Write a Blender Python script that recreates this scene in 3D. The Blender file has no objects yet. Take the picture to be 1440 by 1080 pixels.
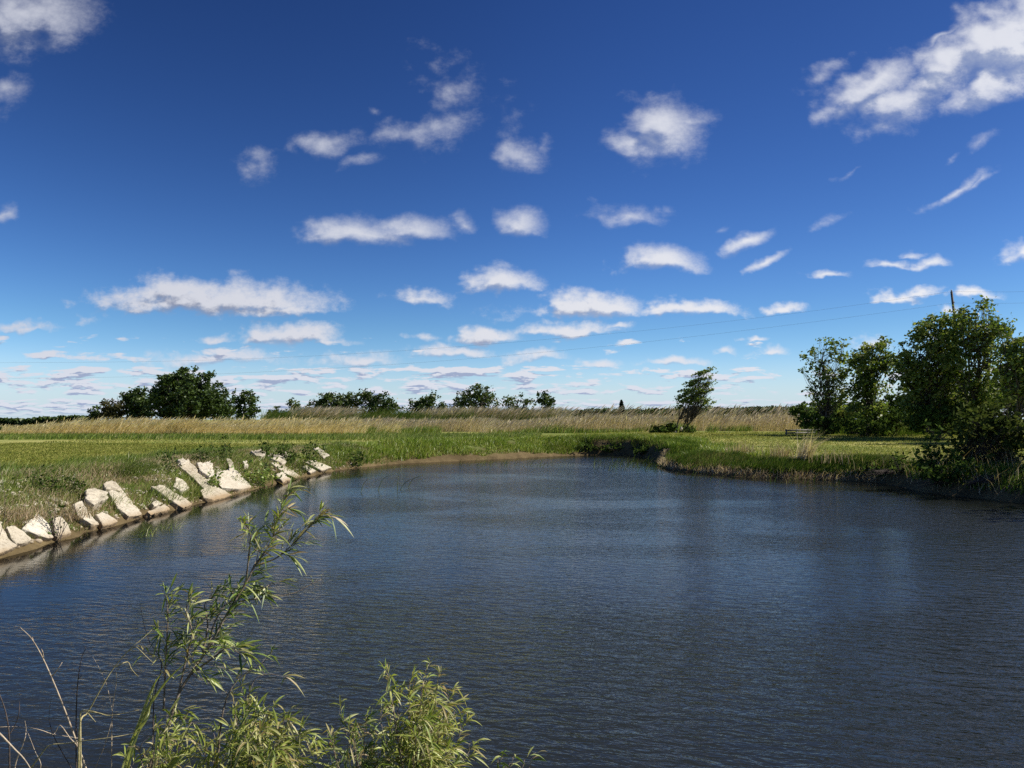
import bpy, bmesh, math, random
import numpy as np
from mathutils import Vector, Matrix, noise as mnoise

# ------------------------------------------------------------------ camera
scene = bpy.context.scene
col = scene.collection
H = 2.7                      # eye height above the water
F = 1050.0                   # focal length in photo pixels (1440 wide)
HOR = 590.0                  # photo row of the horizon
PITCH = math.atan((HOR - 540.0) / F)
cam_data = bpy.data.cameras.new('camera')
cam_data.sensor_width = 36.0
cam_data.lens = 36.0 * F / 1440.0
cam_data.clip_start = 0.05
cam_data.clip_end = 20000.0
cam = bpy.data.objects.new('camera', cam_data)
cam.location = (0, 0, H)
cam.rotation_euler = (math.pi / 2 + PITCH, 0, 0)
col.objects.link(cam)
scene.camera = cam

def ray(px, py):
    x = (px - 720.0) / F; y = (540.0 - py) / F
    c, s = math.cos(PITCH), math.sin(PITCH)
    return np.array([x, c - s * y, s + c * y])

def at(px, py, z=None, Y=None):
    """photo pixel -> world point at height z or at depth Y"""
    d = ray(px, py)
    t = (z - H) / d[2] if Y is None else Y / d[1]
    return np.array([0, 0, H]) + d * t

# ------------------------------------------------------------------ sun and sky
SUN_EL = math.radians(39.0)
SUN_AZ = math.radians(9.0)            # from +X towards +Y
sd = Vector((math.cos(SUN_EL) * math.cos(SUN_AZ), math.cos(SUN_EL) * math.sin(SUN_AZ), math.sin(SUN_EL)))
sun_data = bpy.data.lights.new('sun', 'SUN')
sun_data.energy = 5.0
sun_data.angle = math.radians(0.53)
sun_data.color = (1.0, 0.93, 0.82)
sun = bpy.data.objects.new('sun', sun_data)
sun.location = (60, 20, 60)
sun.rotation_euler = (-sd).to_track_quat('-Z', 'Y').to_euler()
col.objects.link(sun)

scene.view_settings.view_transform = 'Standard'
scene.view_settings.look = 'None'
scene.view_settings.gamma = 1.0
scene.view_settings.use_curve_mapping = False
scene.view_settings.exposure = 0.8
scene.cycles.max_bounces = 6
scene.cycles.diffuse_bounces = 2
scene.cycles.glossy_bounces = 3
scene.cycles.transmission_bounces = 4
scene.cycles.transparent_max_bounces = 8
scene.cycles.caustics_reflective = False
scene.cycles.caustics_refractive = False
scene.cycles.use_denoising = False
scene.cycles.sample_clamp_indirect = 3.0

class NT:
    """small helper for node trees"""
    def __init__(s, tree): s.t = tree; s.n = tree.nodes; s.l = tree.links
    def new(s, typ, **kw):
        n = s.n.new(typ)
        for k, v in kw.items(): setattr(n, k, v)
        return n
    def put(s, n, i, v):
        if isinstance(v, bpy.types.NodeSocket): s.l.new(v, n.inputs[i])
        elif v is not None: n.inputs[i].default_value = v
    def m(s, op, a, b=None, c=None, clamp=False):
        n = s.new('ShaderNodeMath', operation=op); n.use_clamp = clamp
        for i, v in enumerate((a, b, c)): s.put(n, i, v)
        return n.outputs[0]
    def vm(s, op, a, b=None, c=None, out=0):
        n = s.new('ShaderNodeVectorMath', operation=op)
        for i, v in enumerate((a, b, c)): s.put(n, i, v)
        return n.outputs[out]
    def xyz(s, x, y, z=0.0):
        n = s.new('ShaderNodeCombineXYZ')
        for i, v in enumerate((x, y, z)): s.put(n, i, v)
        return n.outputs[0]
    def sep(s, v):
        n = s.new('ShaderNodeSeparateXYZ'); s.put(n, 0, v); return n.outputs
    def noise(s, vec, scale, detail=4, rough=0.55, lac=2.0, dist=0.0, dim='3D', out=0):
        n = s.new('ShaderNodeTexNoise', noise_dimensions=dim)
        s.put(n, 'Vector', vec); s.put(n, 'Scale', scale); n.inputs['Detail'].default_value = detail
        n.inputs['Roughness'].default_value = rough; n.inputs['Lacunarity'].default_value = lac
        n.inputs['Distortion'].default_value = dist
        return n.outputs[out]
    def step(s, v, a, b, lo=0.0, hi=1.0):
        n = s.new('ShaderNodeMapRange', interpolation_type='SMOOTHSTEP')
        s.put(n, 0, v); s.put(n, 1, a); s.put(n, 2, b); s.put(n, 3, lo); s.put(n, 4, hi)
        return n.outputs[0]
    def lin(s, v, a, b, lo=0.0, hi=1.0):
        n = s.new('ShaderNodeMapRange')
        s.put(n, 0, v); s.put(n, 1, a); s.put(n, 2, b); s.put(n, 3, lo); s.put(n, 4, hi)
        return n.outputs[0]
    def mix(s, f, a, b, blend='MIX'):
        n = s.new('ShaderNodeMix', data_type='RGBA', blend_type=blend)
        s.put(n, 0, f); s.put(n, 6, a); s.put(n, 7, b)
        return n.outputs[2]

def rgb(r, g, b): return (r, g, b, 1.0)
def srgb(r, g, b):
    f = lambda c: (c / 255 / 12.92) if c / 255 <= 0.04045 else ((c / 255 + 0.055) / 1.055) ** 2.4
    return (f(r), f(g), f(b), 1.0)

# clouds, as (photo column, row, half width, half height, weight); rotated ones in the second list
CLOUDS = [
 (60, 10, 74, 56, .95), (10, 30, 60, 52, .85), (8, 130, 38, 34, .55), (0, 300, 22, 30, .7),
 (365, 235, 45, 40, .38), (400, 205, 40, 22, .3), (470, 192, 72, 24, .5), (530, 218, 30, 14, .4),
 (612, 182, 70, 38, .55), (630, 118, 52, 50, .36), (600, 90, 36, 60, .2), (742, 222, 46, 32, .58),
 (720, 165, 44, 60, .3), (775, 200, 26, 40, .25), (530, 158, 22, 12, .35),
 (930, 185, 62, 50, .95), (905, 205, 46, 34, .8), (985, 172, 50, 26, .42),
 (500, 334, 86, 30, 1.0), (580, 328, 62, 24, .95), (450, 330, 40, 26, .7), (656, 320, 27, 20, .6), (742, 320, 38, 30, .72),
 (890, 306, 54, 22, .62), (930, 295, 30, 16, .4), (926, 369, 56, 27, 1.15),
 (300, 428, 150, 32, 1.25), (250, 418, 80, 26, 1.2), (400, 436, 90, 18, .8), (190, 432, 50, 20, .6), (405, 476, 74, 21, 1.2), (470, 483, 50, 9, .6),
 (590, 420, 62, 16, .7), (706, 400, 58, 23, 1.05), (826, 436, 64, 25, 1.2), (970, 438, 76, 17, 1.0), (930, 436, 30, 16, .9),
 (684, 475, 46, 17, 1.2), (800, 468, 76, 15, 1.0), (860, 464, 34, 10, .7), (640, 498, 60, 13, .95), (700, 440, 60, 14, .35), (755, 503, 60, 13, .7),
 (40, 462, 60, 12, .6), (120, 447, 40, 12, .35), (300, 476, 42, 10, .6), (310, 506, 110, 16, .8), (250, 510, 60, 18, .55), (510, 510, 70, 16, .75), (600, 478, 30, 8, .55),
 (1112, 430, 32, 12, .7), (1440, 358, 42, 20, 1.0), (1225, 483, 30, 14, .8), (1085, 493, 30, 8, .8), (1056, 478, 20, 6, .8), (1018, 494, 26, 8, .6),
 (945, 508, 56, 8, .8), (850, 514, 40, 9, .6), (1370, 415, 34, 11, .9), (1262, 420, 40, 13, .9), (1300, 412, 36, 10, .7),
 (1250, 374, 50, 11, .7), (1160, 384, 38, 9, .7), (1312, 372, 34, 15, .7), (1280, 358, 30, 10, .6), (1340, 432, 24, 8, .6),
]
CLOUDS_TILT = [   # streaks rising to the right
 (1420, 60, 110, 46, 1.25), (1350, 90, 120, 40, 1.1), (1230, 118, 84, 34, 1.05), (1280, 140, 90, 34, .9), (1180, 150, 46, 20, .8), (1300, 95, 60, 26, .7),
 (1440, 30, 80, 60, 1.2), (1400, 120, 90, 26, .9), (1340, 45, 40, 12, .5), (1245, 178, 60, 22, .55),
 (1056, 336, 42, 13, .85), (1082, 367, 44, 9, .7), (1350, 270, 66, 10, .7), (1385, 260, 34, 8, .5), (1335, 230, 26, 9, .3), (1390, 205, 40, 16, .25),
 (1170, 310, 60, 10, .25), (1020, 318, 30, 10, .25), (1200, 240, 40, 8, .15),
]
TILT = math.radians(24)

world = bpy.data.worlds.new('World')
scene.world = world
world.use_nodes = True
W = NT(world.node_tree)
W.n.clear()
wout = W.new('ShaderNodeOutputWorld')
bg = W.new('ShaderNodeBackground'); bg.inputs['Strength'].default_value = 0.0574
W.l.new(bg.outputs[0], wout.inputs['Surface'])
sky = W.new('ShaderNodeTexSky', sky_type='NISHITA')
sky.sun_disc = False
sky.sun_elevation = SUN_EL
sky.sun_rotation = math.radians(90) - SUN_AZ
sky.altitude = 300.0
sky.air_density = 1.0
sky.dust_density = 0.3
sky.ozone_density = 1.6
geo = W.new('ShaderNodeTexCoord')
D = geo.outputs['Generated']

def dir_uv(px, py):
    d = ray(px, py); return d[0] / d[1], d[2] / d[1]

# cloud field as a node group: direction-plane coordinates -> density
g = bpy.data.node_groups.new('cloud_field', 'ShaderNodeTree')
g.interface.new_socket('UV', in_out='INPUT', socket_type='NodeSocketVector')
g.interface.new_socket('Density', in_out='OUTPUT', socket_type='NodeSocketFloat')
G = NT(g)
gi = G.new('NodeGroupInput'); go = G.new('NodeGroupOutput')
P0 = gi.outputs[0]
u, v, _ = G.sep(P0)
vs = G.m('ADD', G.m('MAXIMUM', v, 0.0), 0.10)
qq = G.xyz(u, G.m('MULTIPLY', v, 1.35), 3.0)
hi = G.step(v, .12, .34)                     # clouds look smaller lower down, being farther off
def two(s_lo, s_hi, det, rough, out=0):
    a_ = G.noise(qq, s_lo, det, rough, out=out); b_ = G.noise(qq, s_hi, det, rough, out=out)
    if out: return G.mix(hi, a_, b_)
    return G.m('ADD', G.m('MULTIPLY', a_, G.m('SUBTRACT', 1.0, hi)), G.m('MULTIPLY', b_, hi))
warp = two(17.0, 7.5, 3, .6, 1)
wv = G.vm('MULTIPLY', G.vm('SUBTRACT', warp, (0.5, 0.5, 0.5)), G.xyz(G.m('MULTIPLY', vs, 0.30), G.m('MULTIPLY', vs, 0.16)))
P = G.vm('ADD', P0, wv)
fb = two(34.0, 15.0, 7, .64)
def field(P, blobs, tilt):
    Py = G.sep(P)[1]
    acc = None
    c, s = math.cos(tilt), math.sin(tilt)
    for (cx, cy, rx, ry, w) in blobs:
        uu, vv = dir_uv(cx, cy)
        uu, vv = c * uu + s * vv, -s * uu + c * vv
        rx, ry = rx / F * 1.22, ry / F * 1.25
        e = G.vm('LENGTH', G.vm('MULTIPLY_ADD', P, (1 / rx, 1 / ry, 0), (-uu / rx, -vv / ry, 0)), out=1)
        e = G.m('MULTIPLY_ADD', e, -(0.45 + 0.55 * w), w)
        if tilt == 0.0 and w >= 0.6 and cy > 280:          # cumulus stand on a level base
            k = 1.5 / ry
            e = G.m('MINIMUM', e, G.m('MULTIPLY_ADD', Py, k, -(vv - ry * .42) * k))
        acc = e if acc is None else G.m('MAXIMUM', acc, e)
    return acc
F1 = field(P, CLOUDS, 0.0)
pu, pv, _ = G.sep(P)
c_, s_ = math.cos(TILT), math.sin(TILT)
PR = G.xyz(G.m('ADD', G.m('MULTIPLY', pu, c_), G.m('MULTIPLY', pv, s_)), G.m('ADD', G.m('MULTIPLY', pu, -s_), G.m('MULTIPLY', pv, c_)))
F2 = field(PR, CLOUDS_TILT, TILT)
Fm = G.m('MAXIMUM', F1, F2)
# the far deck of small flat clouds towards the horizon
deckd = None
leftish = G.lin(u, -0.7, 0.5, 0.04, -0.05)
for (su, sv, off, v0, v1, v2, v3, t) in ((14.0, 58.0, 1.7, .055, .085, .105, .150, .548), (23.0, 115.0, 7.3, .022, .035, .065, .090, .45), (34.0, 240.0, 4.1, -.02, .0, .022, .042, .42)):
    nz = G.noise(G.xyz(G.m('MULTIPLY', u, su), G.m('MULTIPLY', v, sv), off), 1.0, 4, .55, dist=.25)
    win = G.m('MULTIPLY', G.step(v, v0, v1), G.step(v, v3, v2))
    b_ = G.m('MULTIPLY', G.m('SUBTRACT', G.m('ADD', nz, leftish), t), 7.0)
    b_ = G.m('ADD', b_, G.m('MULTIPLY', G.m('SUBTRACT', win, 1.0), 5.0))
    deckd = b_ if deckd is None else G.m('MAXIMUM', deckd, b_)
base = G.m('MAXIMUM', Fm, deckd)
dens = G.m('ADD', base, G.m('MULTIPLY', G.m('SUBTRACT', fb, 0.5), G.step(v, .10, .30, 1.35, 1.75)))
G.l.new(dens, go.inputs[0])

dx, dy, dz = W.sep(D)
ady = W.m('MAXIMUM', W.m('ABSOLUTE', dy), 0.04)
UV = W.xyz(W.m('DIVIDE', dx, ady), W.m('DIVIDE', dz, ady))
n1 = W.new('ShaderNodeGroup'); n1.node_tree = g; W.put(n1, 0, UV)
# towards the sun: thicker cloud there means this bit lies in its shade
_, vv_, _ = W.sep(UV)
sh = W.m('ADD', W.m('MULTIPLY', W.m('MAXIMUM', vv_, 0.0), 0.060), 0.0018)
n2 = W.new('ShaderNodeGroup'); n2.node_tree = g
W.put(n2, 0, W.vm('ADD', UV, W.xyz(W.m('MULTIPLY', sh, 0.55), sh)))
d1 = n1.outputs[0]; d2 = n2.outputs[0]
alpha = W.m('MULTIPLY', W.step(d1, W.step(dz, .12, .34, -.01, -.06), W.step(dz, .12, .34, .74, 1.12)), W.step(dz, .42, .12, .86, 1.0))
alpha = W.m('MULTIPLY', alpha, W.step(dz, 0.0, 0.012))
shade = W.step(W.m('ADD', W.m('MULTIPLY', d2, 0.42), W.m('MULTIPLY', W.m('SUBTRACT', d2, d1), 1.25)), 0.02, 0.90)
right = W.lin(dx, -0.6, 0.6, 0.0, 1.0)
lit = W.mix(right, srgb(205, 208, 220), srgb(240, 241, 246))
drk = W.mix(right, srgb(128, 137, 162), srgb(178, 188, 212))
drk = W.mix(W.step(dz, .03, .15), srgb(160, 174, 204), drk)
lit = W.mix(W.step(dz, .02, .13), srgb(218, 223, 235), lit)
ccol = W.mix(shade, lit, drk)
ccol = W.vm('SCALE', ccol); ccol.node.inputs[3].default_value = 10.0
skyc = W.new('ShaderNodeGamma'); W.put(skyc, 0, sky.outputs[0]); skyc.inputs[1].default_value = 2.0
tint = W.mix(W.step(dz, -0.01, 0.13), rgb(0.19, 0.186, 0.29), rgb(0.150, 0.173, 0.203))
tint = W.vm('SCALE', tint); W.put(tint.node, 3, W.step(dx, 0.0, 0.62, 1.0, 0.66))
skyg = W.vm('MULTIPLY', skyc.outputs[0], tint)
low = W.m('MULTIPLY', W.step(dz, 0.095, -0.005), 0.8)
skyg = W.mix(low, skyg, rgb(4.9, 6.9, 8.4))
final = W.mix(alpha, skyg, ccol)
W.l.new(final, bg.inputs['Color'])
world.cycles.sampling_method = 'MANUAL'
world.cycles.sample_map_resolution = 512

# ------------------------------------------------------------------ helpers
rng = np.random.default_rng(7)
random.seed(7)

def tag(o, label=None, cat=None, group=None, kind=None):
    if label: o['label'] = label
    if cat: o['category'] = cat
    if group: o['group'] = group
    if kind: o['kind'] = kind
    return o

def mesh_np(name, verts, quads=None, tris=None, mat=None, parent=None, smooth=False, attrs=None):
    me = bpy.data.meshes.new(name)
    verts = np.asarray(verts, np.float32).reshape(-1, 3)
    quads = np.zeros((0, 4), np.int32) if quads is None else np.asarray(quads, np.int32).reshape(-1, 4)
    tris = np.zeros((0, 3), np.int32) if tris is None else np.asarray(tris, np.int32).reshape(-1, 3)
    nq, nt = len(quads), len(tris)
    me.vertices.add(len(verts)); me.vertices.foreach_set('co', verts.ravel())
    me.loops.add(nq * 4 + nt * 3)
    me.loops.foreach_set('vertex_index', np.concatenate([quads.ravel(), tris.ravel()]).astype(np.int32))
    me.polygons.add(nq + nt)
    me.polygons.foreach_set('loop_start', np.concatenate([np.arange(nq) * 4, nq * 4 + np.arange(nt) * 3]).astype(np.int32))
    if smooth: me.polygons.foreach_set('use_smooth', np.ones(nq + nt, bool))
    me.update(calc_edges=True)
    for k, a in (attrs or {}).items():
        at_ = me.attributes.new(k, 'FLOAT', 'POINT'); at_.data.foreach_set('value', np.asarray(a, np.float32).ravel())
    if mat: me.materials.append(mat)
    o = bpy.data.objects.new(name, me)
    col.objects.link(o)
    if parent:
        o.parent = parent
        o.location = -parent.location if parent.type == 'EMPTY' else (0, 0, 0)
    return o

def empty(name, loc):
    o = bpy.data.objects.new(name, None)
    o.empty_display_size = 0.3
    o.location = Vector([float(c) for c in loc])
    col.objects.link(o)
    return o

def sstep(a, b, x):
    t = np.clip((np.asarray(x, float) - a) / (b - a), 0, 1)
    return t * t * (3 - 2 * t)

def unit(v):
    return v / np.maximum(np.linalg.norm(v, axis=-1, keepdims=True), 1e-9)

def vnoise(x, y, scale, seed=0):
    """cheap smooth value noise, vectorised"""
    x = np.asarray(x) / scale; y = np.asarray(y) / scale
    xi = np.floor(x).astype(np.int64); yi = np.floor(y).astype(np.int64)
    fx = x - xi; fy = y - yi
    fx = fx * fx * (3 - 2 * fx); fy = fy * fy * (3 - 2 * fy)
    def h(i, j):
        n = (i * 374761393 + j * 668265263 + seed * 982451653) & 0xffffffff
        n = ((n ^ (n >> 13)) * 1274126177) & 0xffffffff
        return ((n ^ (n >> 16)) & 0xffff) / 65535.0
    return (h(xi, yi) * (1 - fx) + h(xi + 1, yi) * fx) * (1 - fy) + (h(xi, yi + 1) * (1 - fx) + h(xi + 1, yi + 1) * fx) * fy

class Tubes:
    def __init__(s): s.v = []; s.q = []; s.n = 0
    def add(s, pts, radii, k=6):
        pts = np.asarray(pts, float); m = len(pts)
        radii = np.broadcast_to(np.asarray(radii, float), (m,))
        t = unit(np.gradient(pts, axis=0))
        ref = np.array([0.31, 0.2, 0.93]) if abs(t[0] @ np.array([0.31, 0.2, 0.93])) < 0.9 else np.array([1.0, 0.1, 0])
        a = unit(np.cross(t, ref)); b = np.cross(t, a)
        ang = np.arange(k) / k * 2 * math.pi
        ring = pts[:, None] + radii[:, None, None] * (np.cos(ang)[None, :, None] * a[:, None] + np.sin(ang)[None, :, None] * b[:, None])
        s.v.append(ring.reshape(-1, 3))
        i = np.arange(m - 1)[:, None] * k + s.n; j = np.arange(k)[None]
        jn = (j + 1) % k
        s.q.append(np.stack([i + j, i + jn, i + k + jn, i + k + j], -1).reshape(-1, 4))
        # close the ends
        for base, flip in ((s.n, 1), (s.n + (m - 1) * k, 0)):
            for c in range(1, k - 2, 2):
                f = [base, base + c, base + c + 1, base + c + 2 if c + 2 < k else base]
                s.q.append(np.array([f[::-1] if flip else f]))
        s.n += m * k
    def build(s, name, mat, parent=None):
        return mesh_np(name, np.concatenate(s.v), np.concatenate(s.q), None, mat, parent, smooth=True)

def smooth_path(pts, n=4):
    """Catmull-Rom through the points"""
    p = np.asarray(pts, float); out = []
    e = np.vstack([2 * p[0] - p[1], p, 2 * p[-1] - p[-2]])
    for i in range(len(p) - 1):
        a, b, c, d = e[i:i + 4]
        for t in np.arange(n) / n:
            out.append(0.5 * (2 * b + (c - a) * t + (2 * a - 5 * b + 4 * c - d) * t * t + (3 * b - a - 3 * c + d) * t ** 3))
    out.append(p[-1])
    return np.array(out)

# ------------------------------------------------------------------ materials
def new_mat(name):
    m = bpy.data.materials.new(name); m.use_nodes = True
    T = NT(m.node_tree); T.n.clear()
    out = T.new('ShaderNodeOutputMaterial')
    return m, T, out

def leaf_mat(name, cols, trans=0.3, gloss=0.06, rough=0.45, wide=9.0):
    """foliage: colour differs from leaf to leaf and in broad patches; light passes through"""
    m, T, out = new_mat(name)
    g = T.new('ShaderNodeNewGeometry')
    r = g.outputs['Random Per Island']
    ramp = T.new('ShaderNodeValToRGB')
    els = ramp.color_ramp.elements
    for i, c in enumerate(cols):
        if i >= 2: els.new(i / (len(cols) - 1))
    for i, c in enumerate(cols):
        els[i].position = i / (len(cols) - 1); els[i].color = (*c[:3], 1)
    big = T.noise(g.outputs['Position'], 1.0 / wide, 3)
    T.put(ramp, 0, T.m('ADD', r, T.m('MULTIPLY', T.m('SUBTRACT', big, 0.5), 1.1), clamp=True))
    c = ramp.outputs[0]
    d = T.new('ShaderNodeBsdfDiffuse'); T.put(d, 0, c)
    t = T.new('ShaderNodeBsdfTranslucent'); T.put(t, 0, T.mix(1.0, c, rgb(1.0, 1.0, 0.55), 'MULTIPLY'))
    mx = T.new('ShaderNodeMixShader'); mx.inputs[0].default_value = trans
    T.l.new(d.outputs[0], mx.inputs[1]); T.l.new(t.outputs[0], mx.inputs[2])
    last = mx.outputs[0]
    if gloss:
        gl = T.new('ShaderNodeBsdfGlossy'); gl.inputs['Roughness'].default_value = rough
        gl.inputs['Color'].default_value = (1, 1, 1, 1)
        m2 = T.new('ShaderNodeMixShader'); m2.inputs[0].default_value = gloss
        T.l.new(last, m2.inputs[1]); T.l.new(gl.outputs[0], m2.inputs[2]); last = m2.outputs[0]
    T.l.new(last, out.inputs[0])
    return m

def bark_mat(name, a, b, scale=18):
    m, T, out = new_mat(name)
    g = T.new('ShaderNodeNewGeometry')
    n = T.noise(g.outputs['Position'], scale, 5, 0.65)
    p = T.new('ShaderNodeBsdfPrincipled'); p.inputs['Roughness'].default_value = 0.85
    T.put(p, 'Base Color', T.mix(T.step(n, 0.35, 0.65), rgb(*a), rgb(*b)))
    bp = T.new('ShaderNodeBump'); bp.inputs['Strength'].default_value = 0.4; bp.inputs['Distance'].default_value = 0.02
    T.put(bp, 'Height', n); T.l.new(bp.outputs[0], p.inputs['Normal'])
    T.l.new(p.outputs[0], out.inputs[0])
    return m

M = {}
M['lawn_blade'] = leaf_mat('mown_grass', [(.10, .14, .028), (.19, .215, .05), (.27, .28, .07), (.40, .38, .13)], .3, 0, wide=4)
M['green_grass'] = leaf_mat('long_green_grass', [(.08, .13, .018), (.14, .22, .03), (.22, .29, .055), (.36, .35, .14)], .35, .03, wide=3)
M['lush'] = leaf_mat('lush_bank_weeds', [(.10, .17, .015), (.17, .26, .028), (.26, .34, .05), (.36, .37, .11)], .35, .03, wide=2.5)
M['reed'] = leaf_mat('dark_green_reeds', [(.045, .085, .014), (.075, .14, .02), (.12, .18, .035), (.25, .23, .10)], .35, .0, wide=3)
M['tan'] = leaf_mat('dry_golden_grass', [(.58, .47, .24), (.78, .66, .39), (.88, .77, .52), (.60, .48, .25)], .5, .02, wide=6)
M['mauve'] = leaf_mat('dry_greyish_reeds', [(.44, .35, .24), (.60, .50, .36), (.74, .64, .48), (.30, .28, .13)], .45, .02, wide=7)
M['dead'] = leaf_mat('dead_stems', [(.27, .20, .13), (.42, .33, .22), (.55, .46, .32)], .3, 0, wide=2)
M['oak'] = leaf_mat('dark_tree_leaves', [(.022, .042, .010), (.042, .074, .015), (.07, .108, .025)], .25, .02, wide=7)
M['oak_light'] = leaf_mat('olive_tree_leaves', [(.035, .06, .014), (.07, .105, .024), (.115, .15, .045)], .25, .02, wide=7)
M['brownish'] = leaf_mat('brownish_tree_leaves', [(.045, .045, .02), (.07, .07, .03), (.10, .09, .045)], .2, 0, wide=7)
M['grove'] = leaf_mat('fresh_tree_leaves', [(.06, .105, .018), (.115, .175, .03), (.185, .245, .05), (.27, .29, .09)], .45, .02, wide=2.5)
M['spruce'] = leaf_mat('spruce_needles', [(.012, .025, .012), (.022, .04, .018)], .1, .02)
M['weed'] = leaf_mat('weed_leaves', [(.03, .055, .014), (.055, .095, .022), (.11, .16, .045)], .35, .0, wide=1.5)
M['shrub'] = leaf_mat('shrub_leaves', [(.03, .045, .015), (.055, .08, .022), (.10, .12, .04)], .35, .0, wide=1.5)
M['willow'] = leaf_mat('willow_leaves', [(.075, .13, .02), (.14, .21, .032), (.25, .31, .065), (.36, .38, .15), (.30, .22, .10)], .38, .04, .5, wide=.25)
M['willow_fresh'] = leaf_mat('fresh_willow_leaves', [(.10, .155, .02), (.20, .26, .035), (.33, .37, .08), (.42, .42, .18), (.34, .26, .11)], .42, .035, .5, wide=.2)
M['bark'] = bark_mat('tree_bark', (.035, .028, .022), (.09, .075, .06))
M['willow_bark'] = bark_mat('willow_bark', (.10, .075, .055), (.24, .20, .16), 60)
M['dry_stalk'] = bark_mat('dry_stalk', (.26, .20, .14), (.42, .35, .26), 40)
M['dark_twig'] = bark_mat('dark_twig', (.03, .022, .02), (.08, .06, .05), 40)
M['pole_wood'] = bark_mat('weathered_pole_wood', (.05, .035, .028), (.10, .075, .06), 4)
M['grey_wood'] = bark_mat('grey_fence_wood', (.10, .095, .09), (.18, .175, .165), 6)

def metal_mat():
    m, T, out = new_mat('dull_wire_metal')
    p = T.new('ShaderNodeBsdfPrincipled'); p.inputs['Base Color'].default_value = (.16, .16, .17, 1)
    p.inputs['Metallic'].default_value = .6; p.inputs['Roughness'].default_value = .5
    T.l.new(p.outputs[0], out.inputs[0]); return m
M['wire'] = metal_mat()

def stone_mat(name, a, b, c):
    m, T, out = new_mat(name)
    g = T.new('ShaderNodeNewGeometry'); pos = g.outputs['Position']
    o = T.new('ShaderNodeObjectInfo')
    n1 = T.noise(pos, 2.2, 6, 0.65); n2 = T.noise(pos, 14, 6, 0.7); n3 = T.noise(pos, 45, 3, 0.6)
    base = T.mix(T.step(n1, .35, .68), rgb(*a), rgb(*b))
    base = T.mix(T.m('MULTIPLY', T.step(n2, .50, .64), .75), base, rgb(*c))
    sp = T.new('ShaderNodeTexVoronoi'); sp.inputs['Scale'].default_value = 30; T.put(sp, 'Vector', pos)
    base = T.mix(T.m('MULTIPLY', T.step(sp.outputs['Distance'], .16, .06), .5), base, rgb(.16, .14, .12))
    base = T.mix(T.m('MULTIPLY', o.outputs['Random'], .35), base, rgb(.27, .22, .14), 'MIX')
    _, _, z = T.sep(pos)
    wet = T.step(T.m('ADD', z, T.m('MULTIPLY', T.m('SUBTRACT', n1, .5), .25)), .26, .04)   # tide mark of mud and algae
    base = T.mix(T.m('MULTIPLY', wet, .8), base, rgb(.20, .125, .05))
    p = T.new('ShaderNodeBsdfPrincipled'); p.inputs['Roughness'].default_value = .9
    T.put(p, 'Base Color', base)
    bp = T.new('ShaderNodeBump'); bp.inputs['Strength'].default_value = .7; bp.inputs['Distance'].default_value = .03
    T.put(bp, 'Height', T.m('ADD', n2, T.m('MULTIPLY', n3, .5))); T.l.new(bp.outputs[0], p.inputs['Normal'])
    T.l.new(p.outputs[0], out.inputs[0])
    return m
M['stone'] = stone_mat('weathered_concrete', (.46, .42, .34), (.35, .315, .25), (.20, .17, .125))
M['pale_stone'] = stone_mat('pale_limestone', (.52, .485, .41), (.42, .385, .315), (.27, .235, .18))

# ------------------------------------------------------------------ the pond outline and the lie of the land
shore_px = [(0, 785), (60, 766), (100, 755), (150, 741), (200, 726), (255, 714), (300, 703), (345, 692), (395, 678), (430, 670), (470, 662), (520, 656), (560, 652), (600, 650),
            (650, 648), (700, 646), (750, 643), (800, 640.5), (850, 640), (900, 642), (925, 649), (925, 655), (945, 661), (1000, 667), (1050, 671), (1100, 673), (1180, 676), (1250, 681),
            (1300, 692), (1370, 700), (1440, 708)]
shore = [at(x, y, z=0.0)[:2] for x, y in shore_px]
shore += [np.array(p) for p in [(18.6, 21), (20, 15), (18, 9), (13, 5.2), (7, 3.7), (1, 3.3), (-4, 3.5), (-7.2, 5.4), (-9.0, 9.0), (-9.7, 12.0)]]
shore = np.array(shore)
loop = np.vstack([shore, shore[:1]])
dense = smooth_path(np.vstack([shore[-1:], loop, shore[1:2]]), 4)
dense = dense[4:-4][:-1]
segA = dense; segB = np.roll(dense, -1, axis=0)

def shore_dist(x, y):
    """signed distance to the shoreline, positive on land"""
    x = np.asarray(x, float).ravel(); y = np.asarray(y, float).ravel()
    best = np.full(len(x), 1e9); inside = np.zeros(len(x), bool)
    for a, b in zip(segA, segB):
        d = b - a; L2 = d @ d + 1e-12
        t = np.clip(((x - a[0]) * d[0] + (y - a[1]) * d[1]) / L2, 0, 1)
        best = np.minimum(best, (x - a[0] - t * d[0]) ** 2 + (y - a[1] - t * d[1]) ** 2)
        c = (a[1] > y) != (b[1] > y)
        if d[1] != 0:
            inside ^= c & (x < a[0] + (y - a[1]) * d[0] / d[1])
    s = np.sqrt(best)
    return np.where(inside, -s, s)

def land(x, y):
    x = np.asarray(x, float); y = np.asarray(y, float)
    u = x / np.maximum(y, 1.0)
    z = 1.1 + 0.33 * sstep(40, 100, y) + 0.10 * (vnoise(x, y, 14, 3) - 0.5) * sstep(5, 20, np.hypot(x, y))
    z = z - 0.30 * sstep(4, 10, x) * sstep(62, 44, y) * sstep(18, 26, y) + 0.12 * sstep(7, 14, x) * sstep(50, 70, y)
    z = z - 4.0 * sstep(95, 260, y) * sstep(-0.40, -0.58, u)
    return z

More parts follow.
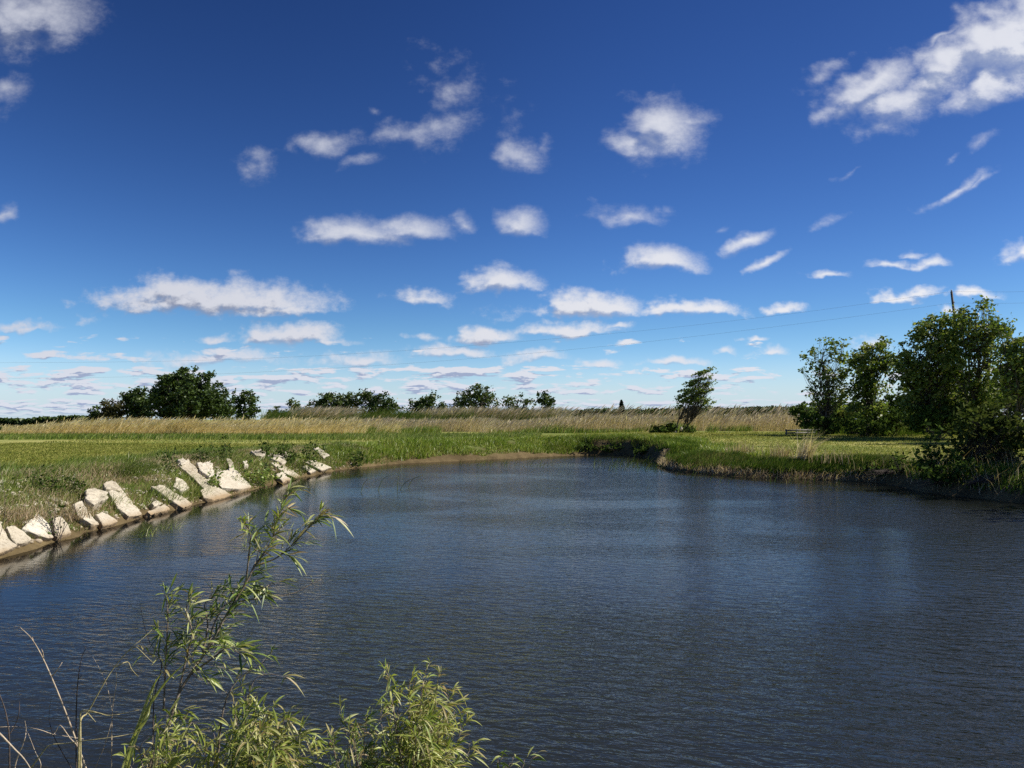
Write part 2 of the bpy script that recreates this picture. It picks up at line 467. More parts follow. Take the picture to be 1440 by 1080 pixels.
def ground_z(x, y, s=None):
    x = np.asarray(x, float); y = np.asarray(y, float)
    shp = x.shape; xr, yr = x.ravel(), y.ravel()
    if s is None: s = shore_dist(xr, yr)
    s = s + (vnoise(xr, yr, .75, 91) - .5) * .32 * (np.abs(s) < 2) + (vnoise(xr, yr, 2.1, 92) - .5) * .26 * (np.abs(s) < 2)
    w = np.full(len(xr), 3.2)
    w = w - 0.2 * (xr < -8)
    steep = sstep(4.5, 6.5, xr) * sstep(44, 48, yr)            # the cut bank at the back of the inlet
    steep = np.maximum(steep, sstep(13.0, 15, xr) * sstep(12, 20, yr))
    inlet = sstep(5.0, 7.0, xr) * sstep(45, 48, yr)
    w = w * (1 - steep) + (1.15 - .3 * inlet) * steep
    w = w * (0.85 + 0.4 * vnoise(xr, yr, 2.3, 5))
    toe = 0.14 * steep
    t = np.clip((s - toe) / w, 0, 1)
    prof = 1 - (1 - t) ** 1.7
    out = 0.03 + 0.06 * np.clip(s / 0.8, 0, 1)
    z_out = out * (1 - prof) + land(xr, yr) * prof + 0.07 * (vnoise(xr, yr, 0.8, 9) - .5) * np.minimum(1, s) * (s < 7)
    d = np.maximum(-s, 0)
    z_in = 0.02 - 1.7 * (1 - np.exp(-d / 4.2)) - 0.02
    return np.where(s > 0, z_out, z_in).reshape(shp)

def axis(lo, f0, f1, hi, step, grow=1.14):
    mid = list(np.arange(f0, f1 + 1e-6, step))
    a = []; x = f1; st = step
    while x < hi: st *= grow; x += st; a.append(min(x, hi))
    b = []; x = f0; st = step
    while x > lo: st *= grow; x -= st; b.append(max(x, lo))
    return np.array(b[::-1] + mid + a)

gx = axis(-6000, -30, 34, 6000, 0.3); gy = axis(-300, 0, 74, 9000, 0.3)
GX, GY = np.meshgrid(gx, gy)
gs = shore_dist(GX, GY)
GZ = ground_z(GX, GY, gs)
nx, ny = len(gx), len(gy)
ii = (np.arange(ny - 1)[:, None] * nx + np.arange(nx - 1)[None]).ravel()
gq = np.stack([ii, ii + 1, ii + nx + 1, ii + nx], -1)

def ground_mat():
    m, T, out = new_mat('ground')
    g = T.new('ShaderNodeNewGeometry'); pos = g.outputs['Position']
    a = T.new('ShaderNodeAttribute'); a.attribute_name = 'shore'; s = a.outputs['Fac']
    x, y, z = T.sep(pos)
    # mown lawn: streaks along the mowing, clippings, darker clover patches
    n_big = T.noise(pos, .11, 4, .6)
    n_mid = T.noise(pos, .9, 5, .65)
    n_fine = T.noise(pos, 9, 5, .75)
    streak = T.noise(T.xyz(T.m('MULTIPLY', x, .10), T.m('MULTIPLY', y, .75), 0.0), 1.4, 4, .6)
    lawn = T.mix(T.step(n_mid, .32, .7), rgb(.17, .185, .045), rgb(.30, .285, .085))
    lawn = T.mix(T.m('MULTIPLY', T.step(n_big, .45, .58), .8), lawn, rgb(.10, .15, .028))
    lawn = T.mix(T.m('MULTIPLY', T.step(streak, .50, .62), .75), lawn, rgb(.40, .37, .15))
    lawn = T.mix(T.m('MULTIPLY', T.step(n_fine, .45, .68), .45), lawn, rgb(.07, .10, .02))
    soil = T.mix(T.step(n_mid, .35, .65), rgb(.07, .052, .026), rgb(.13, .098, .05))
    soil = T.mix(T.m('MULTIPLY', T.step(n_fine, .45, .6), .5), soil, rgb(.08, .06, .03))
    thatch = T.mix(T.step(n_mid, .4, .6), rgb(.10, .085, .04), rgb(.09, .11, .03))
    edge = T.step(T.m('ADD', s, T.m('MULTIPLY', T.m('SUBTRACT', n_mid, .5), 2.2)), .5, 1.6)
    edge2 = T.step(T.m('ADD', s, T.m('MULTIPLY', T.m('SUBTRACT', n_mid, .5), 3.0)), 4.0, 6.0)
    c = T.mix(edge, soil, thatch)
    c = T.mix(edge2, c, lawn)
    under = T.mix(T.step(z, -.02, -.9), rgb(.27, .20, .085), rgb(.045, .045, .026))
    c = T.mix(T.step(z, .0, -.06), c, under)
    p = T.new('ShaderNodeBsdfPrincipled'); p.inputs['Roughness'].default_value = 1.0
    p.inputs['Specular IOR Level'].default_value = .1
    T.put(p, 'Base Color', c)
    bp = T.new('ShaderNodeBump'); bp.inputs['Strength'].default_value = .8; bp.inputs['Distance'].default_value = .06
    T.put(bp, 'Height', T.m('ADD', T.m('MULTIPLY', n_fine, .7), n_mid)); T.l.new(bp.outputs[0], p.inputs['Normal'])
    T.l.new(p.outputs[0], out.inputs[0])
    return m

ground = mesh_np('ground', np.stack([GX, GY, GZ], -1), gq, None, ground_mat(), smooth=True, attrs={'shore': gs})
tag(ground, kind='structure')

# water: a sheet over the pond, murkier where it is deeper
def water_mat():
    m, T, out = new_mat('pond_water')
    g = T.new('ShaderNodeNewGeometry'); pos = g.outputs['Position']
    a = T.new('ShaderNodeAttribute'); a.attribute_name = 'depth'; dep = a.outputs['Fac']
    x, y, z = T.sep(pos)
    # ripples run across the wind, which blows from the left and away
    an = math.radians(-14)
    al = T.m('ADD', T.m('MULTIPLY', x, math.cos(an)), T.m('MULTIPLY', y, math.sin(an)))
    ac = T.m('ADD', T.m('MULTIPLY', x, -math.sin(an)), T.m('MULTIPLY', y, math.cos(an)))
    pv = T.xyz(T.m('MULTIPLY', al, .40), ac, 0.0)
    r1 = T.noise(pv, 8.0, 3, .55, dist=.5)
    r2 = T.noise(T.xyz(T.m('MULTIPLY', al, .6), ac, 5.0), 19.0, 2, .5, dist=.3)
    r3 = T.noise(pv, 1.3, 2, .5)
    gust = T.noise(T.xyz(T.m('MULTIPLY', x, .6), y, 2.0), .16, 3, .55, dist=.5)
    shelter = T.m('MULTIPLY', T.step(dep, .05, 1.35, .10, 1.0), T.step(x, -9.3, -4.5, .30, 1.0))   # calmer in the shallows and under the left bank
    amp = T.m('MULTIPLY', T.step(gust, .40, .60, .38, 1.12), shelter)
    h = T.m('ADD', T.m('ADD', r1, T.m('MULTIPLY', r2, .22)), T.m('MULTIPLY', r3, .55))
    bp = T.new('ShaderNodeBump'); bp.inputs['Distance'].default_value = .036
    T.put(bp, 'Strength', amp); T.put(bp, 'Height', h)
    murk = T.new('ShaderNodeBsdfDiffuse'); murk.inputs[0].default_value = (.022, .026, .023, 1)
    tr = T.new('ShaderNodeBsdfTransparent'); tr.inputs[0].default_value = (.86, .78, .56, 1)
    mx = T.new('ShaderNodeMixShader')
    T.put(mx, 0, T.m('SUBTRACT', 1.0, T.m('POWER', math.e, T.m('MULTIPLY', dep, -1.2))))
    T.l.new(tr.outputs[0], mx.inputs[1]); T.l.new(murk.outputs[0], mx.inputs[2])
    gl = T.new('ShaderNodeBsdfGlossy'); gl.inputs['Roughness'].default_value = .07
    T.l.new(bp.outputs[0], gl.inputs['Normal'])
    fr = T.new('ShaderNodeFresnel'); fr.inputs['IOR'].default_value = 1.333; T.l.new(bp.outputs[0], fr.inputs['Normal'])
    m2 = T.new('ShaderNodeMixShader'); T.l.new(fr.outputs[0], m2.inputs[0])
    T.l.new(mx.outputs[0], m2.inputs[1]); T.l.new(gl.outputs[0], m2.inputs[2])
    T.l.new(m2.outputs[0], out.inputs[0])
    return m
wx = np.arange(-12.5, 22.6, .5); wy = np.arange(1.5, 60.1, .5)
WX, WY = np.meshgrid(wx, wy)
ws = shore_dist(WX, WY)
wz = ground_z(WX, WY, ws)
nxx, nyy = len(wx), len(wy)
ii = (np.arange(nyy - 1)[:, None] * nxx + np.arange(nxx - 1)[None]).ravel()
wq = np.stack([ii, ii + 1, ii + nxx + 1, ii + nxx], -1)
wq = wq[(ws[wq] < 0.9).any(1)]
used, inv = np.unique(wq, return_inverse=True)
wv_ = np.stack([WX, WY, np.zeros_like(WX)], -1).reshape(-1, 3)[used]
water = mesh_np('water', wv_, inv.reshape(-1, 4), None, water_mat(), attrs={'depth': np.maximum(0, -wz.ravel()[used])})
tag(water, kind='structure')

# ------------------------------------------------------------------ grass builders
def blades(name, pts, h, width, lean, mat, parent=None, head=0.0, spread=0.25, face_cam=0.0):
    """one mesh of many blades; lean (N,2) is the sideways throw of the tip as a share of the height"""
    n = len(pts)
    h = np.broadcast_to(h, (n,)); width = np.broadcast_to(width, (n,))
    lean = np.broadcast_to(lean, (n, 2)) + rng.normal(0, spread, (n, 2))
    th = rng.uniform(0, 2 * math.pi, n) * (1 - face_cam) + rng.normal(0, .35, n) * face_cam
    wd = np.stack([np.cos(th), np.sin(th), np.zeros(n)], -1)
    ld = np.concatenate([lean, np.zeros((n, 1))], 1)
    up = np.array([0, 0, 1.0])
    def lvl(t, k):
        c = pts + ld * (h * t ** 1.8)[:, None] if np.ndim(t) else pts + ld * (h * t ** 1.8)[:, None]
        drop = 1 - 0.25 * np.minimum(np.linalg.norm(lean, axis=1), 1.2) * t
        c = c + up * (h * t * drop)[:, None]
        o = wd * (width * k * .5)[:, None]
        return c - o, c + o
    V = []
    prof = [(0, 1.0), (.5, .75), (1.0, 0)] if not head else [(0, .6), (.45, .6), (.70, .45), (.86, head), (1.0, 0)]
    for t, k in prof[:-1]:
        a, b = lvl(t, k); V += [a, b]
    V.append(lvl(1.0, 0)[0])
    m = len(V)
    verts = np.stack(V, 1).reshape(-1, 3)
    b0 = np.arange(n) * m
    quads = [np.stack([b0 + 2 * i, b0 + 2 * i + 1, b0 + 2 * i + 3, b0 + 2 * i + 2], -1) for i in range(len(prof) - 2)]
    tris = np.stack([b0 + m - 3, b0 + m - 2, b0 + m - 1], -1)
    return mesh_np(name, verts, np.concatenate(quads), tris, mat, parent)

def in_poly(px, py, poly):
    poly = np.asarray(poly, float); c = np.zeros(len(px), bool)
    for a, b in zip(poly, np.roll(poly, -1, 0)):
        k = (a[1] > py) != (b[1] > py)
        if b[1] != a[1]: c ^= k & (px < a[0] + (py - a[1]) * (b[0] - a[0]) / (b[1] - a[1]))
    return c

def project(p):
    """world -> photo pixel"""
    c, s = math.cos(PITCH), math.sin(PITCH)
    d = np.asarray(p, float) - np.array([0, 0, H])
    f = d[..., 1] * c + d[..., 2] * s; up = -d[..., 1] * s + d[..., 2] * c
    return 720 + F * d[..., 0] / f, 540 - F * up / f

def scatter(n, x0, x1, y0, y1, cond=None, near=0.0):
    """n points on the land; near > 0 gathers them towards the viewer"""
    out = []
    tot = 0
    for _ in range(60):
        k = max(4000, n)
        x = rng.uniform(x0, x1, k)
        y = y0 + (y1 - y0) * rng.uniform(0, 1, k) ** (1 + near)
        s = shore_dist(x, y)
        ok = s > 0.02
        if cond is not None: ok &= cond(x, y, s)
        x, y, s = x[ok], y[ok], s[ok]
        out.append(np.stack([x, y, ground_z(x, y, s)], -1)); tot += len(x)
        if tot >= n: break
    return np.concatenate(out)[:n]

def wedge(u0, u1, extra=None):
    def c(x, y, s):
        u = x / y
        k = (u > u0) & (u < u1)
        return k & extra(x, y, s) if extra else k
    return c

WIND = np.array([0.5, 0.12])
U = lambda px: (px - 720.0) / F

# mown lawn blades, left bank and right bank
def lawn_cond(x, y, s):
    return (s > 4.2 + 1.5 * vnoise(x, y, 2, 4)) & (x / y > -0.75) & (x / y < 0.75) & (np.hypot(x, y) > 9)
p1 = scatter(70000, -32, -12.5, 13, 48, lawn_cond, near=.6)
p2 = scatter(36000, -32, 50, 40, 70, lawn_cond, near=.3)
p3 = scatter(34000, 6, 50, 30, 75, lawn_cond, near=.3)
pl = np.concatenate([p1, p2, p3])
dl = np.hypot(pl[:, 0], pl[:, 1])
o = blades('lawn_grass', pl, rng.uniform(.03, .075, len(pl)) * (1 + dl / 60), .012 + dl * .00045, WIND * .8, M['lawn_blade'], spread=.5, face_cam=.3)
tag(o, 'short mown yellow green grass covering both sides of the pond', 'lawn', kind='stuff')

# long rough grass along the left bank, among the slabs
def left_rough(x, y, s):
    return (x < -6) & (s > .02) & (s < 4.6 + 2.0 * vnoise(x, y, 2.2, 4)) & (vnoise(x, y, 1.3, 8) + .35 * vnoise(x, y, .4, 2) > .12 + .10 * (s < 1.6))
pg = scatter(68000, -18, -6, 9, 46, left_rough, near=.5)
dg = pg[:, 1]
tall = .10 + .34 * vnoise(pg[:, 0], pg[:, 1], 1.7, 11) ** 1.5
o = blades('bank_grass', pg, tall * rng.uniform(.5, 1.3, len(pg)), .007 + dg * .0004, WIND * 1.0, M['green_grass'], spread=.35)
tag(o, 'long green grass leaning over the rubble bank on the left', 'grass', kind='stuff')
pd = scatter(22000, -18, -6, 9, 46, lambda x, y, s: (x < -6) & (s > .3) & (s < 3.8) & (vnoise(x, y, 1.6, 21) > .42), near=.5)
o = blades('dead_grass', pd, rng.uniform(.08, .32, len(pd)), .006 + pd[:, 1] * .0003, WIND * .5, M['dead'], spread=.6)
tag(o, 'matted dead brown grass between the slabs on the left bank', 'grass', kind='stuff')

# lush weeds on the far bank
def far_rough(x, y, s):
    return (y > 38) & (x > -11) & (x < 15) & (s > .05 + .75 * vnoise(x, y, 1.4, 44) ** 1.5 + .5 * ((x > 5.5) & (y > 46))) & (s < 3.6 + 1.8 * vnoise(x, y, 2.5, 4)) & (vnoise(x, y, 1.1, 14) > .16)
pf = scatter(44000, -12, 15, 37, 66, far_rough)
o = blades('far_bank_weeds', pf, (.10 + .42 * vnoise(pf[:, 0], pf[:, 1], 2.0, 31)) * rng.uniform(.5, 1.3, len(pf)), rng.uniform(.02, .05, len(pf)), WIND * .7, M['lush'], spread=.4)
tag(o, 'bright green weeds on the low bank at the far end of the pond', 'weeds', kind='stuff')

# dark reeds on the right shore, in the shallows and up the bank
def right_reed(x, y, s):
    u = x / y
    return (u > U(905)) & (u < U(1260)) & (y < 47) & (s < 1.7 + 1.1 * vnoise(x, y, 1.5, 5)) & (s > .15 + .5 * vnoise(x, y, 1.2, 6))
pr = scatter(30000, 6, 20, 28, 48, right_reed)
o = blades('shore_reeds', pr, rng.uniform(.24, .52, len(pr)) * (.65 + .6 * vnoise(pr[:, 0], pr[:, 1], 1.6, 3)), rng.uniform(.018, .04, len(pr)), WIND * 1.3, M['reed'], spread=.3)
tag(o, 'dense dark green reeds bent over by the wind on the right shore', 'reeds', kind='stuff')
pr = scatter(2600, 6, 22, 24, 48, lambda x, y, s: (x / y > U(905)) & (x / y < U(1230)) & (s < .45))
o = blades('dry_reed_edge', pr, rng.uniform(.10, .45, len(pr)), .025, WIND * 1.2, M['dead'], spread=.6)
tag(o, 'pale dry reed stubble along the waterline of the right shore', 'reeds', kind='stuff')

# dark overhang of grass and roots on the cut bank and the shaded right bank
def cut_rough(x, y, s):
    a = (x > 2.5) & (x < 13) & (y > 46) & (s > .1 + .8 * vnoise(x, y, .7, 81)) & (s < 2.8)
    b = (x > 14.2) & (y < 32) & (y > 10) & (s > .3) & (s < 3.4)
    return a | b
pq = scatter(900, 13, 26, 18, 34, lambda x, y, s: (x > 14) & (y < 33) & (s > .05) & (s < 3))
o = blades('dead_bank_stems', pq, rng.uniform(.3, 1.2, len(pq)), .016, WIND * .6, M['dead'], spread=.5)
tag(o, 'tangle of dead brown stems on the shaded right bank', 'stems', kind='stuff')
pc = scatter(26000, 2, 26, 10, 64, cut_rough)
o = blades('overhanging_grass', pc, rng.uniform(.15, .5, len(pc)), rng.uniform(.02, .04, len(pc)), WIND * .9, M['reed'], spread=.5)
tag(o, 'dark tufty grass hanging over the undercut earth bank', 'grass', kind='stuff')

# the green verge and the tall dry grass behind it
pv_ = scatter(26000, -60, 12, 56, 70, wedge(-.74, U(760), lambda x, y, s: s > 6))
o = blades('green_verge', pv_, rng.uniform(.18, .5, len(pv_)), rng.uniform(.03, .06, len(pv_)), WIND, M['green_grass'])
tag(o, 'strip of green grass at the foot of the tall golden grass', 'grass', kind='stuff')

def golden(x, y, s):
    u = x / y
    return (u > U(-30)) & (u < U(400) + .16 * vnoise(x, y, 3, 6)) & (vnoise(x, y, 5, 2) > .12)
pt = scatter(24000, -66, 0, 66, 84, golden, near=.7)
ut = pt[:, 0] / pt[:, 1]
ht = rng.uniform(.8, 1.5, len(pt)) * (.55 + .45 * sstep(U(20), U(110), ut)) * (.48 + .62 * vnoise(pt[:, 0], pt[:, 1], 5, 7) + .42 * vnoise(pt[:, 0], pt[:, 1], 1.3, 8))
o = blades('golden_grass', pt, ht, rng.uniform(.03, .055, len(pt)), WIND * 1.1, M['tan'], head=1.5, spread=.16)
tag(o, 'tall dry golden grass swept to the right behind the left lawn', 'grass', kind='stuff')

pt = scatter(900, -66, 0, 66, 84, golden)
o = blades('tall_golden_stems', pt, rng.uniform(1.3, 2.1, len(pt)) * (.5 + .5 * sstep(U(20), U(110), pt[:, 0] / pt[:, 1])), .035, WIND * 1.2, M['tan'], head=2.4, spread=.2)
tag(o, 'single taller stems with seed heads above the golden grass', 'grass', kind='stuff')

def mauve_c(x, y, s):
    u = x / y
    return (u > U(400) + .14 * vnoise(x, y, 3, 16)) & (u < U(1128)) & (y > 70 + 7 * sstep(U(600), U(760), u)) & ((vnoise(x, y, 6, 12) > .42) | (y > 90)) & (s > 12)
pm = scatter(40000, -34, 40, 70, 98, mauve_c, near=.6)
um = pm[:, 0] / pm[:, 1]
hm = rng.uniform(.9, 1.8, len(pm)) * (1 + .25 * sstep(U(760), U(830), um)) * (.42 + .5 * vnoise(pm[:, 0], pm[:, 1], 5, 17) + .38 * vnoise(pm[:, 0], pm[:, 1], 1.5, 18))
o = blades('dry_reed_bed', pm, hm, rng.uniform(.03, .055, len(pm)), WIND * 1.05, M['mauve'], head=1.7, spread=.18)
tag(o, 'wide bed of greyish dry reeds leaning right behind the far lawn', 'reeds', kind='stuff')
pm = scatter(700, 3, 44, 84, 98, wedge(U(775), U(1120), lambda x, y, s: vnoise(x, y, 3, 41) > .45))
o = blades('reed_plumes', pm, rng.uniform(2.2, 3.6, len(pm)), .06, WIND * 1.15, M['mauve'], head=2.6, spread=.12)
tag(o, 'feathery grey reed plumes standing above the dry reed bed', 'reeds', kind='stuff')
pm = scatter(32000, -32, 44, 71, 92, wedge(U(430), U(1140), lambda x, y, s: (s > 12) & (y > 71 + 4.5 * sstep(U(600), U(760), x / y)) & (vnoise(x, y, 5, 19) > .42)))
o = blades('reed_bed_undergrowth', pm, rng.uniform(.3, 1.0, len(pm)) * (.5 + vnoise(pm[:, 0], pm[:, 1], 4, 23)), rng.uniform(.04, .07, len(pm)), WIND * .8, M['green_grass'])
tag(o, 'green undergrowth along the front of the dry reed bed', 'grass', kind='stuff')
pm = scatter(26000, -40, 8, 98, 116, wedge(U(365), U(800)))
hm = rng.uniform(1.9, 3.5, len(pm)) * (.6 + .5 * vnoise(pm[:, 0], pm[:, 1], 6, 27))
o = blades('dark_tall_grass', pm, hm, rng.uniform(.05, .09, len(pm)), WIND, M['reed'], spread=.2)
tag(o, 'dark green tall grass in front of the middle row of trees', 'grass', kind='stuff')
pm = scatter(5000, -40, 8, 98, 112, wedge(U(400), U(780), lambda x, y, s: vnoise(x, y, 7, 37) > .5))
o = blades('grey_plume_grass', pm, rng.uniform(2.3, 3.7, len(pm)), .06, WIND * 1.1, M['mauve'], head=1.8, spread=.15)
tag(o, 'greyish plumed grass between the dark grass and the trees', 'grass', kind='stuff')

# ------------------------------------------------------------------ leaves, trees and shrubs
def leaf_cards(centres, size, mat, name, parent, axis_dir=None, jitter=1.0, aspect=1.7, outward=None):
    n = len(centres)
    size = np.broadcast_to(size, (n,))
    a = rng.normal(0, jitter, (n, 3))
    if axis_dir is not None: a = a + axis_dir
    a = unit(a)
    nr = rng.normal(0, 1, (n, 3))
    if outward is not None: nr = nr + outward * 1.1
    b = unit(np.cross(a, nr))
    L = (size * aspect * .5)[:, None]; Wd = (size * .5)[:, None]
    v = np.stack([centres - a * L, centres + b * Wd - a * L * .1, centres + a * L, centres - b * Wd - a * L * .1], 1).reshape(-1, 3)
    q = (np.arange(n) * 4)[:, None] + np.arange(4)[None]
    return mesh_np(name, v, q, None, mat, parent)

def wobble(a, b, n=5, amp=.06):
    a = np.asarray(a, float); b = np.asarray(b, float)
    t = np.linspace(0, 1, n)[:, None]
    p = a + (b - a) * t
    L = np.linalg.norm(b - a)
    p[1:-1] += rng.normal(0, amp * L, (n - 2, 3)) * np.array([1, 1, .4])
    return p

def tree(name, label, cat, base_px, Y, lobes, leaf_px=2.6, mat='oak', cover=3.6, trunks=1, trunk_px=4, wind=.6, clump_px=7,
         group=None, bark='bark', depth=.85, shell=.55, z_base=None, limb=True, stretch=(1.0, 1.0, .75), part='crown'):
    """lobes: (cx, cy, rx, ry) in photo pixels at depth Y, built at real size with real depth"""
    k = Y / F
    bx = at(base_px, 590, Y=Y)[0]
    gz = float(ground_z(np.array([bx]), np.array([Y]))[0]) if z_base is None else z_base
    root = empty(name, (bx, Y, gz))
    tag(root, label, cat, group)
    ctr = []; lobw = []
    for (cx, cy, rx, ry) in lobes:
        c = at(cx, cy, Y=Y); lobw.append(rx * ry); ctr.append((c, np.array([rx * k, max(rx, ry) * k * depth, ry * k])))
    leaf = leaf_px * k; clump = clump_px * k
    C = []; O = []; tips = []
    for (c, r) in ctr:
        area = math.pi * r[0] * r[2]
        n_cl = int(max(5, area / (clump ** 2) * 1.15))
        d = unit(rng.normal(0, 1, (n_cl, 3)))
        rad = rng.uniform(0, 1, n_cl) ** shell
        cc = c + d * r * rad[:, None]
        cc = cc + rng.normal(0, .25, cc.shape) * clump
        n_leaf = int(cover * area / (leaf ** 2 * .85) / n_cl) + 1
        sz = rng.uniform(.55, 1.25, n_cl)[:, None, None]
        off = rng.normal(0, .52, (n_cl, n_leaf, 3)) * clump * sz * np.array(stretch)
        off[..., 2] += off[..., 0] * .25 * wind
        pts = cc[:, None] + off
        C.append(pts.reshape(-1, 3)); O.append(np.repeat(d * rad[:, None], n_leaf, 0))
        tips.append((c, cc[np.argsort(-rad)[: max(3, n_cl // 6)]]))
    C = np.concatenate(C); O = np.concatenate(O)
    ok = C[:, 2] > gz + .05
    C, O = C[ok], O[ok]
    ax = np.array([1.0, .2, .25]) * wind * 1.6
    # wood
    T = Tubes()
    w = trunk_px * k * .5
    big = np.argmax(lobw)
    for t in range(trunks):
        c, r = ctr[big] if trunks == 1 else ctr[rng.integers(len(ctr))]
        b = np.array([bx + (t - (trunks - 1) / 2) * w * 3.2, Y + rng.normal(0, w * 2), gz - .1])
        top = c + np.array([rng.normal(0, .15) * r[0], 0, r[2] * .35])
        p = smooth_path(wobble(b, top, 5, .03), 3)
        T.add(p, np.linspace(w, w * .25, len(p)) * (1.0 if t == 0 else .8), 7)
        if limb:
            for (cc, tp) in tips:
                for e in tp[: 40 // trunks + 2]:
                    s = p[rng.integers(len(p) // 4, len(p) - 1)]
                    if s[2] > e[2]: s = p[len(p) // 4]
                    l = wobble(s, e, 4, .05)
                    T.add(l, np.linspace(w * .35, w * .07, 4), 4)
    T.build('trunk', M[bark], root)
    leaf_cards(C, leaf * rng.uniform(.6, 1.35, len(C)), M[mat], part, root, ax, outward=O)
    return root

GL = 'dark trees on the left skyline'
tree('tree', 'tiny rounded tree at the left end of the big dark grove', 'tree', 134, 150, [(134, 580, 10, 8), (130, 584, 6, 6), (136, 588, 11, 5)], 2.2, 'oak', trunk_px=2, clump_px=4, group=GL)
tree('tree', 'brownish bushy tree at the left edge of the big dark grove', 'tree', 158, 148, [(158, 573, 16, 14), (150, 580, 10, 9), (168, 578, 10, 12), (158, 586, 18, 8)], 2.2, 'brownish', trunk_px=3, clump_px=5, group=GL)
tree('tree', 'medium dark green tree between the brownish tree and the tallest one', 'tree', 193, 150, [(190, 566, 20, 20), (204, 572, 16, 18), (180, 562, 10, 12), (195, 553, 12, 8), (192, 583, 24, 9), (196, 572, 20, 14)], 2.3, 'oak', cover=4.2, trunk_px=4, clump_px=6, group=GL)
tree('tree', 'largest dark domed tree standing over the golden grass on the left', 'tree', 262, 146, [(258, 552, 40, 34), (232, 562, 22, 28), (290, 560, 34, 28), (262, 530, 24, 14), (292, 530, 9, 11), (312, 566, 18, 20), (240, 540, 16, 16), (232, 582, 24, 10), (270, 580, 40, 12), (312, 582, 20, 9), (226, 554, 12, 12), (275, 570, 46, 20)], 2.4, 'oak', cover=4.6, trunk_px=7, clump_px=7, group=GL)
tree('tree', 'thin crowned tree with sky showing through, right of the largest domed tree', 'tree', 345, 150, [(342, 560, 16, 12), (352, 566, 13, 13), (358, 578, 12, 9), (336, 575, 12, 12), (330, 560, 8, 8), (344, 584, 20, 8)], 2.4, 'oak', cover=2.6, trunk_px=4, clump_px=5, group=GL, shell=.4)

GM = 'middle row of trees behind the reed bed'
tree('tree', 'low airy tree, first of the middle row just right of the gap', 'tree', 387, 190, [(388, 579, 11, 7), (382, 581, 6, 6), (388, 586, 13, 5)], 2.0, 'oak_light', cover=2.8, trunk_px=2, clump_px=4, group=GM)
tree('tree', 'small upright olive tree with a pale trunk beside the low airy tree', 'tree', 412, 190, [(411, 571, 11, 9), (418, 577, 6, 8), (411, 584, 12, 6)], 2.0, 'oak_light', cover=3.2, trunk_px=3, clump_px=4, group=GM)
tree('tree', 'broad olive green tree with a sloping left side in the middle row', 'tree', 470, 185, [(472, 567, 30, 15), (446, 575, 18, 10), (494, 562, 14, 12), (460, 560, 14, 9), (432, 580, 9, 6), (468, 580, 40, 9)], 2.1, 'oak_light', cover=4.2, trunk_px=4, clump_px=5, group=GM)
tree('tree', 'dark flat topped tree with pale branches showing, right of the broad olive tree', 'tree', 530, 185, [(520, 564, 19, 14), (540, 567, 20, 14), (556, 573, 12, 9), (515, 555, 12, 6), (532, 579, 34, 9)], 2.1, 'oak', cover=3.6, trunk_px=4, clump_px=5, group=GM)
tree('tree', 'low dark green rounded tree in the middle of the row', 'tree', 602, 190, [(602, 568, 22, 12), (586, 572, 14, 9), (620, 573, 13, 8), (606, 560, 9, 7), (602, 579, 32, 8)], 2.1, 'oak', cover=4.0, trunk_px=3, clump_px=5, group=GM)
tree('tree', 'tallest open crowned tree of the middle row', 'tree', 668, 182, [(672, 553, 19, 11), (654, 561, 16, 11), (684, 563, 20, 13), (646, 570, 10, 9), (676, 545, 9, 6), (664, 572, 22, 8), (668, 580, 36, 7)], 2.2, 'oak_light', cover=2.8, trunk_px=4, clump_px=5, group=GM, shell=.4)
tree('tree', 'sparse grey green tree with bare twigs sticking out of its top', 'tree', 730, 185, [(722, 566, 17, 12), (742, 570, 12, 11), (732, 577, 20, 7), (730, 583, 28, 6)], 2.1, 'oak_light', cover=2.0, trunk_px=3, clump_px=4, group=GM, shell=.4)
tree('tree', 'compact dark tree at the right end of the middle row', 'tree', 768, 180, [(767, 560, 14, 11), (770, 568, 11, 9), (768, 579, 14, 8)], 2.1, 'oak', cover=4.2, trunk_px=3, clump_px=4, group=GM)

# small spruce above the reeds
def spruce():
    Y = 108; bx = at(874, 590, Y=Y)[0]; k = Y / F
    gz = float(ground_z(np.array([bx]), np.array([Y]))[0])
    zt = at(874, 562, Y=Y)[2]
    r = tag(empty('spruce_tree', (bx, Y, gz)), 'small pointed dark spruce rising above the dry reed bed', 'tree')
    T = Tubes(); T.add([(bx, Y, gz), (bx, Y, zt)], [.09, .015], 6); T.build('trunk', M['bark'], r)
    C = []; A = []
    for z in np.linspace(gz + .5, zt - .1, 26):
        rr = (zt - z) / (zt - gz) * 1.35 + .05
        for a in rng.uniform(0, 6.28, 13):
            for t in np.linspace(.15, 1, 9):
                C.append((bx + math.cos(a) * rr * t, Y + math.sin(a) * rr * t, z - .22 * rr * t + rng.normal(0, .03)))
                A.append((math.cos(a), math.sin(a), -.2))
    leaf_cards(np.array(C), .13, M['spruce'], 'crown', r, np.array(A) * 2.0, jitter=.5, aspect=2.4)
spruce()

